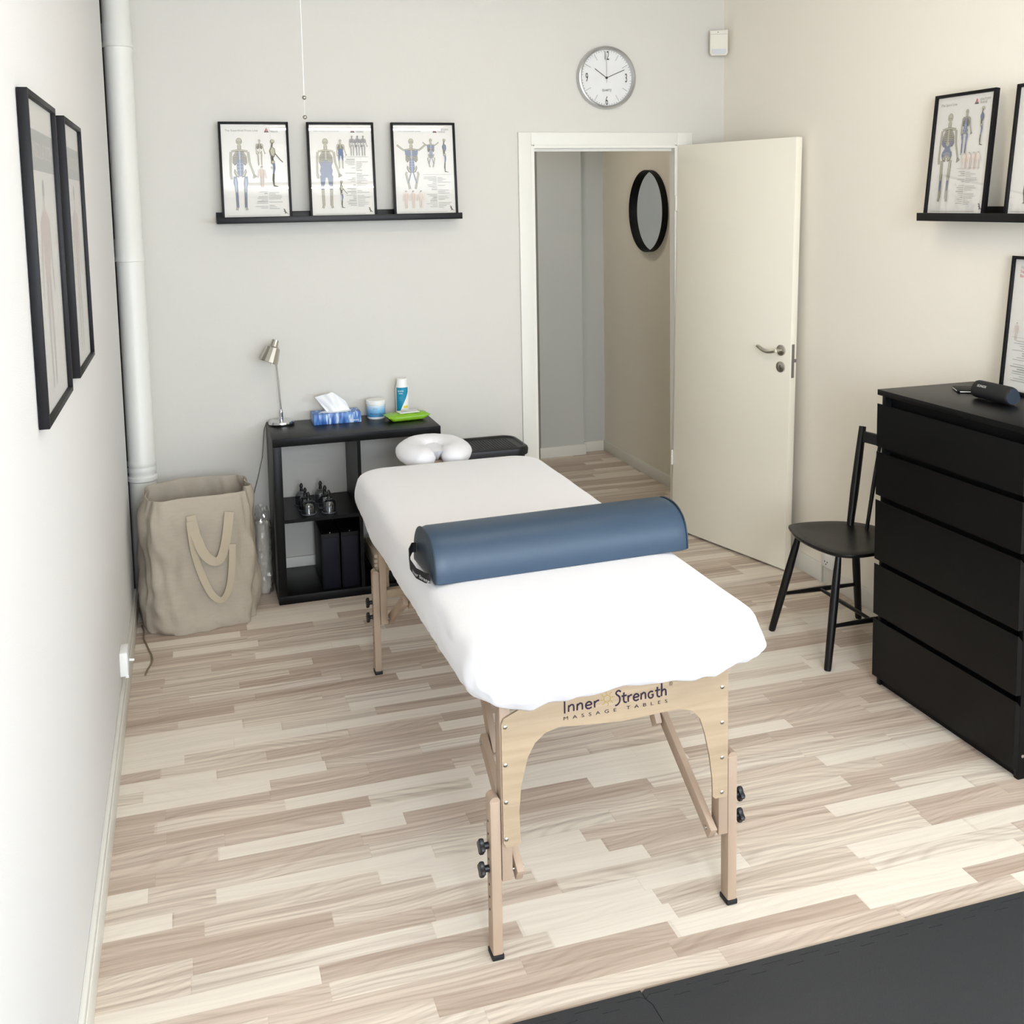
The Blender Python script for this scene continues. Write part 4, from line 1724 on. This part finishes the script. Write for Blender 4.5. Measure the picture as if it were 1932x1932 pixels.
for p, s_ in ((ax0, -1), (ax1, 1)):
    b = MB()
    rg = []
    for sc_, off in ((.955, 0), (.93, .003), (.6, .006), (.1, .007)):
        rg.append([p + d * s_ * off + pn * (u_ * sc_) + Vector((0, 0, v_ * sc_ + (1 - sc_) * .05)) for u_, v_ in sec2])
    b.rings(rg)
    obj('end_cap', b, m_bluedark, bo, sharp=50)
    b = MB()
    b.tube([p + d * s_ * (-.001) + pn * (u_ * .968) + Vector((0, 0, v_ * .968 + .0015)) for u_, v_ in sec2[:34]], .0022, 8)
    obj('piping', b, m_bluedark, bo)
b = MB()
ctl = [(.060, .052, 0), (.055, .055, .012), (.03, .047, .027), (-.01, .030, .034), (-.05, .018, .028), (-.085, .014, .012), (-.10, .016, .003)]
sp_ = []
for i in range(len(ctl) - 1):
    for k in range(5):
        t_ = k / 5
        sp_.append(tuple(ctl[i][j] * (1 - t_) + ctl[i + 1][j] * t_ for j in range(3)))
sp_.append(ctl[-1])
rg = []
for u_, v_, o_ in sp_:
    c_ = ax0 - d * (o_ + .0075) + pn * u_ + Vector((0, 0, v_))
    rg.append([c_ + Vector((0, 0, .014)) - d * .0, c_ + Vector((0, 0, .014)) - d * .0022, c_ - Vector((0, 0, .014)) - d * .0022, c_ - Vector((0, 0, .014))])
b.rings(rg)
st = obj('carry_strap', b, m_web, bo, sharp=60)
b = MB()
Mtx = Matrix(((-pn.x, 0, -d.x), (-pn.y, 0, -d.y), (0, 1, -d.z))).to_4x4()
Mtx.translation = ax0 - d * .0412 + pn * .0 + Vector((0, 0, .024))
Ms2 = Mtx @ Matrix.Translation((.030, -.010, -.003)) @ Matrix.Rotation(R(-9), 4, 'Z')
b.text('Inner Strength', .014, Ms2, extrude=.0003)
for v in b.bm.verts:       # follow the bend of the strap
    u_ = (v.co - ax0).dot(pn)
    o_ = lerp_tab([(-.10, .003), (-.085, .012), (-.05, .028), (-.01, .034), (.03, .027)], u_)
    v.co = v.co + d * ((v.co - ax0).dot(-d) - (o_ + .0107))
obj('strap_lettering', b, m_whitep, st, recalc=False, smooth=False)

# ------------------------------------------------------------------ linen laundry bag
bag = thing('laundry_bag', 'tall beige linen bag with webbing handles in the left rear corner', 'bag', (.29, -.40, 0))
NB = 96


def sup(a, rx, ry, p):
    ca, sa = math.cos(a), math.sin(a)
    return math.copysign(abs(ca) ** p, ca) * rx, math.copysign(abs(sa) ** p, sa) * ry


def bag_point(a, f):
    """outer surface of the bag at angle a and height fraction f"""
    cx = .290 + .000 * f
    cy = -.405 + .0 * f
    rx = .253 - .036 * f + .012 * math.sin(PI * f)
    ry = .205 - .045 * f + .010 * math.sin(PI * f)
    if f < .08:
        k = .96 + .04 * (f / .08) ** .5
        rx *= k
        ry *= k
    pw = .80 - (.36 if math.sin(a) < 0 else .02) * f
    x, y = sup(a, rx, ry, pw)
    nn = noise.noise(Vector((math.cos(a) * 1.8, math.sin(a) * 1.8, f * 3.0))) * .026
    n2 = noise.noise(Vector((math.cos(a) * 4.5 + 4, math.sin(a) * 4.5, f * 6.0 + math.cos(a) * 3))) * .014
    n3 = abs(noise.noise(Vector((x * 9 + z_skew * f, y * 9, f * 5)))) * -.012 * (1 - f)
    g = 1 + (nn + n2 + n3) / .2
    # slight twist of the rectangle
    th = R(6)
    x, y = x * g, y * g
    return Vector((cx + x * math.cos(th) - y * math.sin(th), cy + x * math.sin(th) + y * math.cos(th), 0))


z_skew = 3.0
b = MB()
rg = []
top_z = []
for i in range(NB):
    a = 2 * PI * i / NB
    back = max(0, math.sin(a))
    top_z.append(  .580 + .008 * math.cos(a) * (1 - back) + .006 * back + .006 * noise.noise(Vector((math.cos(a) * 2, math.sin(a) * 2, 9))))
NF = 40
for k in range(NF + 1):
    f = k / NF
    ring = []
    for i in range(NB):
        a = 2 * PI * i / NB
        p = bag_point(a, f)
        p.z = max(.0015, f * top_z[i])
        ring.append(p)
    rg.append(ring)
for k in range(NF, 2, -1):      # inner lining
    f = k / NF
    ring = []
    for i in range(NB):
        a = 2 * PI * i / NB
        p = bag_point(a, f)
        c_ = Vector((.29, -.405, 0))
        q_ = p + (c_ - p).normalized() * (.005 if k == NF else .009)
        q_.z = f * top_z[i] - (.0 if k == NF else .002)
        ring.append(q_)
    rg.append(ring)
b.rings(rg, True, True)
obj('bag_body', b, m_linen, bag, sharp=60)


def ribbon(name, ctl, y, half, wob, parent):
    pts = smooth_pts(ctl, 6)
    b = MB()
    rg = []
    n = len(pts)
    for i, (x, z) in enumerate(pts):
        a = pts[max(0, i - 1)]
        c = pts[min(n - 1, i + 1)]
        dd = Vector((c[0] - a[0], c[1] - a[1])).normalized()
        nx, nz = -dd.y, dd.x
        f = i / (n - 1)
        yy = y - wob * math.sin(PI * f)
        tw = math.sin(2 * PI * f) * .006
        rg.append([(x + nx * half, yy + tw, z + nz * half), (x + nx * half, yy + tw - .0025, z + nz * half),
                   (x - nx * half, yy - tw - .0025, z - nz * half), (x - nx * half, yy - tw, z - nz * half)])
    b.rings(rg)
    obj(name, b, m_linen2, parent, sharp=60)


ribbon('handle', [(.262, .512), (.279, .424), (.308, .347), (.349, .310), (.378, .328), (.400, .400), (.418, .512)], -.603, .0190, .022, bag)
ribbon('handle', [(.256, .490), (.266, .379), (.289, .273), (.327, .175), (.366, .138), (.397, .172), (.416, .257), (.424, .373)], -.612, .0140, .010, bag)

# plastic wrapped roll between bag and bookcase
rl = thing('wrapped_roll', 'white padded roll in crinkled clear plastic between bag and bookcase', 'roll', (.572, -.20, 0))
b = MB()
rg = []
for k in range(24):
    f = k / 23
    ring = []
    for i in range(28):
        a = 2 * PI * i / 28
        r_ = .034 * (1 - .15 * max(0, f - .85) / .15) + .004 * noise.noise(Vector((math.cos(a) * 2, math.sin(a) * 2, f * 7)))
        if f < .06:
            r_ *= .8 + .2 * f / .06
        ring.append((.572 + r_ * math.cos(a), -.20 + r_ * 1.3 * math.sin(a), .001 + f * .33))
    rg.append(ring)
b.rings(rg)
obj('roll', b, mat('pale_padding', (206, 200, 188), 0.9, bump=0.5, bscale=60), rl)
b = MB()
rg = []
for k in range(30):
    f = k / 29
    ring = []
    for i in range(36):
        a = 2 * PI * i / 36
        flare = 1 - .35 * max(0, f - .78) / .22
        r_ = (.0385 + .012 * noise.noise(Vector((math.cos(a) * 5, math.sin(a) * 5, f * 22)))) * flare + .0015
        ring.append((.572 + r_ * math.cos(a), -.20 + r_ * 1.3 * math.sin(a), .001 + f * .41))
    rg.append(ring)
b.rings(rg, True, False)
obj('plastic_wrap', b, glaze_material('crinkled_film', 0.16), rl, sharp=15)

# ------------------------------------------------------------------ left wall socket, cable on the floor
so = thing('wall_socket', 'white surface-mounted socket on the left wall above the baseboard', 'socket', (0.014, -1.245, .187))
b = MB()
b.box(0.0005, .028, -1.29, -1.20, .145, .232, .003)
obj('socket_box', b, m_whitep, so)
b = MB()
b.box(.0278, .0288, -1.284, -1.206, .150, .226, .0005)
obj('cover_plate', b, mat('cool_white_plastic', (232, 238, 242), 0.3), so)
b = MB()
b.box(.018, .0295, -1.2915, -1.282, .140, .150, .001)
b.tube([(.028, -1.215, .175), (.045, -1.212, .172)], .005, 10)
obj('plug_pin', b, m_whitep, so)
b = MB()
b.tube(smooth_pts3 if False else [(.036, -.45, .004), (.047, -.52, .004), (.048, -.60, .004), (.060, -.66, .004), (.073, -.73, .004), (.084, -.78, .004),
        (.089, -.83, .004), (.084, -.88, .004), (.074, -.92, .004), (.066, -.97, .004)], .0035, 10)
tag(obj('power_cable', b, mat('brown_cable', (128, 112, 88), 0.6)), 'thin brown cable on the floor by the left wall', 'cable')

# right wall socket
so = thing('wall_socket', 'white double socket low on the right wall behind the chair', 'socket', (RX - .01, -1.045, .12))
b = MB()
b.box(RX - .026, RX - .0005, -1.085, -1.005, .088, .175, .003)
obj('socket_box', b, m_whitep, so)
b = MB()
b.box(RX - .028, RX - .026, -1.078, -1.012, .094, .168, .001)
obj('cover_plate', b, m_whitep, so)
for y, z in ((-1.055, .118), (-1.035, .118), (-1.045, .106)):
    b = MB()
    b.cyl((RX - .0285, y, z), (RX - .0275, y, z), .0035, n=10)
    obj('socket_hole', b, m_dark, so)

# ------------------------------------------------------------------ chest of drawers
HX0, HX1, HY0, HY1, HH = 2.640, 3.058, -2.660, -1.955, 1.1055
ch = thing('chest_of_drawers', 'tall black-brown chest of five drawers against the right wall', 'chest of drawers', ((HX0 + HX1) / 2, (HY0 + HY1) / 2, 0))
b = MB()
b.box(HX0, HX1, HY0, HY1, HH - .020, HH, .001)
obj('top_panel', b, m_blk, ch)
for y0, y1 in ((HY0 + .002, HY0 + .020), (HY1 - .020, HY1 - .002)):
    b = MB()
    b.box(HX0 + .020, HX1, y0, y1, 0, HH - .0202, .001)
    obj('side_panel', b, m_blk, ch)
b = MB()
b.box(HX0 + .045, HX0 + .055, HY0 + .020, HY1 - .020, .04, HH - .0202)
b.box(HX0 + .030, HX0 + .046, HY0 + .020, HY1 - .020, .0, .06)
b.box(HX1 - .006, HX1 - .002, HY0 + .020, HY1 - .020, .04, HH - .0202)
obj('carcass', b, m_blk2, ch)
for zt, zb in ((1.054, .898), (.879, .720), (.701, .480), (.462, .274), (.255, .038)):
    b = MB()
    # front with a top edge cut back at a slant (the grip)
    b.prism([(HX0, zb), (HX0, zt), (HX0 + .003, zt), (HX0 + .018, zt - .018), (HX0 + .018, zb)], 1, HY0 + .001, HY1 - .001)
    dr = obj('drawer', b, m_blk, ch)
    b = MB()
    b.box(HX0 + .018, HX0 + .045, HY0 + .026, HY1 - .026, zb + .01, zt - .03)
    obj('drawer_box', b, m_blk2, dr)
b = MB()
b.lathe([(.005, 0), (.005, .002), (.0005, .003)], (HX0 + .034, HY0 + .002, .075), 14, M=Mx)
obj('cam_bolt', b, m_steel, ch)

# speaker, phone on the chest
spk = thing('bluetooth_speaker', 'small black cylindrical wireless speaker lying on the chest of drawers', 'speaker', (2.848, -2.295, HH))
b = MB()
prof = [(.0005, 0), (.024, 0), (.0275, .003), (.0295, .010), (.030, .020), (.030, .148), (.0295, .158), (.0275, .166), (.024, .169), (.0005, .169)]
Msp = Matrix.Rotation(R(90), 4, 'X')
rg = []
for r_, z in prof:
    ring = []
    for j in range(48):
        a = 2 * PI * j / 48
        rr = r_ * (1 + .055 * math.cos(3 * (a - R(90))))
        ring.append(Vector((2.849 + rr * math.cos(a), -2.212 - z, HH + .0297 + rr * math.sin(a))))
    rg.append(ring)
b.rings(rg)
obj('speaker_body', b, mat('black_mesh', (22, 23, 25), 0.6, bump=0.3, bscale=1500), spk, sharp=50)
b = MB()
b.rings([[Vector((2.849 + k * .026 * (1 + .055 * math.cos(3 * (2 * PI * j / 48 - R(90)))) * math.cos(2 * PI * j / 48), -2.3808 - .0008 * (1 if i else 0),
                  HH + .0297 + k * .026 * (1 + .055 * math.cos(3 * (2 * PI * j / 48 - R(90)))) * math.sin(2 * PI * j / 48))) for j in range(48)] for i, k in enumerate((1, .98))])
obj('end_disc', b, mat('blue_grey_rubber', (36, 46, 58), 0.5), spk)
b = MB()
tt = MB()
tt.text('SONOS', .0125, Matrix.Identity(4), extrude=0)
for v in tt.bm.verts:
    a = R(150) - (v.co.y) / .030
    rr = .0304 * (1 + .055 * math.cos(3 * (a - R(90))))
    v.co = Vector((2.849 + rr * math.cos(a), -2.240 - v.co.x, HH + .0297 + rr * math.sin(a)))
b.merge(tt.bm)
obj('lettering', b, m_whitep, spk, recalc=False, smooth=False)

ph = thing('smartphone', 'dark smartphone lying flat behind the speaker on the chest', 'phone', (2.90, -2.10, HH), (0, 0, R(-28)))
b = MB()
b.box(-.036, .036, -.05, .05, .0003, .0095, .004, seg=3)
obj('phone_case', b, m_blk2, ph, local=True)
b = MB()
b.box(-.0375, -.0362, -.030, .034, .0035, .0065)
b.box(-.030, .030, -.0512, -.0500, .0035, .0065)
obj('edge_glint', b, m_whitep, ph, local=True)  # white strips stand in for the reflection off the screen edge

# framed chart leaning on the wall on the chest
frame('black framed chart with red heading leaning on the wall on the chest', (RX - .062, -2.316, HH), -R(90), 5.0, .335, .475, 6)

# ------------------------------------------------------------------ chair
chr_ = thing('dining_chair', 'black painted wooden spindle-back chair between door and chest', 'chair', (2.77, -1.61, 0))
m_ch = mat('chair_lacquer', (10, 10, 11), 0.36, spec=0.4)
outl = smooth_pts([(2.600, -1.46), (2.578, -1.53), (2.570, -1.61), (2.577, -1.70), (2.600, -1.775), (2.650, -1.815), (2.74, -1.822), (2.86, -1.800),
                   (2.945, -1.745), (2.962, -1.65), (2.950, -1.55), (2.905, -1.475), (2.84, -1.430), (2.74, -1.400), (2.66, -1.395), (2.62, -1.410), (2.600, -1.46)], 4)[:-1]
b = MB()
cxx, cyy = 2.77, -1.61
rg = []
for s_, z in ((.90, .425), (.985, .431), (1.0, .438), (.995, .4445), (.97, .447), (.80, .444), (.45, .440), (.1, .439)):
    rg.append([(cxx + (x - cxx) * s_, cyy + (y - cyy) * s_, z) for x, y in outl])
b.rings(rg)
obj('seat', b, m_ch, chr_, sharp=50)
legs = {'fl': ((2.551, -1.402, 0), (2.632, -1.475, .432)), 'fr': ((2.551, -1.806, 0), (2.622, -1.762, .432)),
        'bl': ((2.966, -1.412, 0), (2.885, -1.488, .432)), 'br': ((2.966, -1.806, 0), (2.885, -1.750, .432))}


def lerp3(a, c, t_):
    return tuple(a[i] + (c[i] - a[i]) * t_ for i in range(3))


for k_, (p, q_) in legs.items():
    b = MB()
    pts = [lerp3(p, q_, t_) for t_ in (0, .02, .3, .6, .85, 1)]
    b.tube(pts, [.0125, .0140, .0155, .0165, .0145, .011], 20)
    obj('leg', b, m_ch, chr_)


def bar(p, q_, r0, r1, name):
    b = MB()
    b.tube([lerp3(p, q_, t_) for t_ in (0, .25, .5, .75, 1)], [r0, (r0 + r1) / 2, r1, (r0 + r1) / 2, r0], 16)
    obj(name, b, m_ch, chr_)


t_ = .38
F1, B1 = lerp3(*legs['fl'], t_), lerp3(*legs['bl'], t_)
F2, B2 = lerp3(*legs['fr'], t_), lerp3(*legs['br'], t_)
bar(F1, B1, .007, .011, 'stretcher')
bar(F2, B2, .007, .011, 'stretcher')
bar(lerp3(F1, B1, .5), lerp3(F2, B2, .5), .007, .009, 'stretcher')
posts = (((2.865, -1.485, .440), (2.960, -1.425, .838)), ((2.865, -1.750, .440), (2.960, -1.800, .838)))
for p, q_ in posts:
    b = MB()
    b.tube([lerp3(p, q_, t_) for t_ in (0, .35, .7, 1)], [.0145, .0175, .0165, .0145], 18)
    obj('back_post', b, m_ch, chr_)
for k in range(3):
    f = (.28, .5, .72)[k]
    p = lerp3(posts[0][0], posts[1][0], f)
    p = (p[0] + .035 * math.sin(PI * f), p[1], p[2])
    q_ = lerp3(lerp3(*posts[0], .92), lerp3(*posts[1], .92), f)
    q_ = (q_[0] + .022 * math.sin(PI * f), q_[1], q_[2] - .01)
    b = MB()
    b.tube([p, lerp3(p, q_, .5), q_], [.0075, .009, .007], 14)
    obj('spindle', b, m_ch, chr_)
b = MB()
rg = []
for k in range(21):
    f = k / 20
    c_ = lerp3((2.950, -1.428, .800), (2.950, -1.797, .800), f)
    x = c_[0] + .025 * math.sin(PI * f)
    rg.append([(x - .008 - .004, c_[1], .778), (x + .006 - .004, c_[1], .778), (x + .006 + .006, c_[1], .820), (x - .008 + .006, c_[1], .820)])
b.rings(rg)
obj('top_rail', b, m_ch, chr_)

# ------------------------------------------------------------------ round mirror in the hallway
mi = thing('round_mirror', 'round wall mirror with a deep black rim in the hallway', 'mirror', (3.118, 1.03, 1.722))
Mz = Matrix.Rotation(R(-90), 4, 'Y')
b = MB()
rr = .258
b.lathe([(rr - .006, .002), (rr, .003), (rr, .040), (rr - .005, .041), (rr - .005, .012)], (3.119, 1.03, 1.722), 72, cap0=False, cap1=False, M=Mz)
obj('mirror_rim', b, m_blk2, mi)
b = MB()
b.lathe([(rr - .004, .001), (rr - .004, .012), (.001, .012)], (3.119, 1.03, 1.722), 72, M=Mz)
obj('mirror_glass', b, mat('mirror_silver', (214, 218, 220), 0.02, 1.0), mi)

# ------------------------------------------------------------------ foam floor mats with puzzle joints


def puzzle(x0, x1, y, amp=.010, pitch=.050):
    """dovetail line along x"""
    pts = []
    x = x0
    s = 1
    n = int(round((x1 - x0) / pitch))
    p = (x1 - x0) / n
    for i in range(n):
        a = x0 + i * p
        if i % 2 == 0:
            pts += [(a - .004 if i else a, y + amp), (a + p + .004 if i < n - 1 else a + p, y + amp)]
        else:
            pts += [(a + .004, y - amp), (a + p - .004, y - amp)]
    return pts


ZT = .011
gm = 'grey foam puzzle mats on the floor'
lab = ['dark grey foam floor mat at the bottom edge, left of the puzzle joint', 'dark grey foam floor mat right of the puzzle joint, towards the chest',
       'dark grey foam floor mat beyond the right photo edge']
labs = ['toothed foam edge strip along the mat left of the puzzle joint', 'toothed foam edge strip along the mat towards the chest',
        'toothed foam edge strip beyond the right photo edge']
YT, YB = -3.100, -4.30
YS = YT - .028
for k, (x0, x1) in enumerate(((0.02, 1.2), (1.2, 2.4), (2.4, 3.05))):
    g = .0009
    seam = puzzle(x0 + .012, x1 - .012, YS)

    def side_teeth(x, sgn):
        """dovetail line running down in y at the joint x, kept g clear on the sgn side"""
        return [(px_ + sgn * g, py_) for py_, px_ in [(-q_, p_) for q_, p_ in puzzle(-YS + .02, -YB, x, .008, .05)]]
    leftp = side_teeth(x0, 1) if k > 0 else [(x0, YS - .01), (x0, YB)]
    rightp = side_teeth(x1, -1) if k < 2 else [(x1, YS - .01), (x1, YB)]
    b = MB()
    poly = [(x, y - g) for x, y in seam] + [(x1 - g, YS - g)] + rightp + leftp[::-1] + [(x0 + g, YS - g)]
    b.prism(poly, 2, .0, ZT)
    tag(obj('foam_mat', b, m_mat), lab[k], 'mat', gm)
    b = MB()
    poly = [(x0 + g, YS + g)] + [(x, y + g) for x, y in seam] + [(x1 - g, YS + g), (x1 - g, YT)]
    poly += [(x0 + (.010 if k == 1 else g), YT), (x0 + g, YT - (.006 if k == 1 else .0001))]
    b.prism(poly, 2, .0, ZT)
    tag(obj('mat_edge_strip', b, m_mat), labs[k], 'mat edging', 'toothed foam edge strips')

# ------------------------------------------------------------------ ceiling lamps (seen mirrored in the chart glass)
m_tube = mat('lamp_tube', (255, 250, 240), 0.5, emit=(255, 236, 212), estr=70.0)
for i, (y, x0, x1) in enumerate(((-2.3, .88, 2.06), (-4.55, .88, 2.05))):
    r = thing('tube_lamp', ('tube ceiling lamp above the massage table', 'tube ceiling lamp near the window side')[i], 'ceiling lamp',
              ((x0 + x1) / 2, y, CZ), group='suspended tube lamps')
    b = MB()
    b.tube([(x0, y, 2.68), (x1, y, 2.68)], .007, 16)
    obj('tube', b, m_tube, r)
    b = MB()
    b.box(x0 - .03, x1 + .03, y - .010, y + .010, 2.70, 2.73, .004)
    for x in (x0 + .2, x1 - .2):
        b.cyl((x, y, 2.73), (x, y, CZ), .002, n=8)
    obj('lamp_body', b, m_whitep, r)
# unseen lamp added to light the hallway
r = thing('hall_added_lamp', 'unseen round lamp added to light the hallway', 'ceiling lamp', (2.3, 1.0, 2.6))
b = MB()
b.lathe([(.13, 0), (.13, -.03), (.09, -.06), (.0005, -.07)], (2.3, 1.0, 2.6), 32)
obj('hall_added_diffuser', b, mat('hall_added_glow', (255, 246, 230), 0.5, emit=(255, 246, 230), estr=15.0), r)
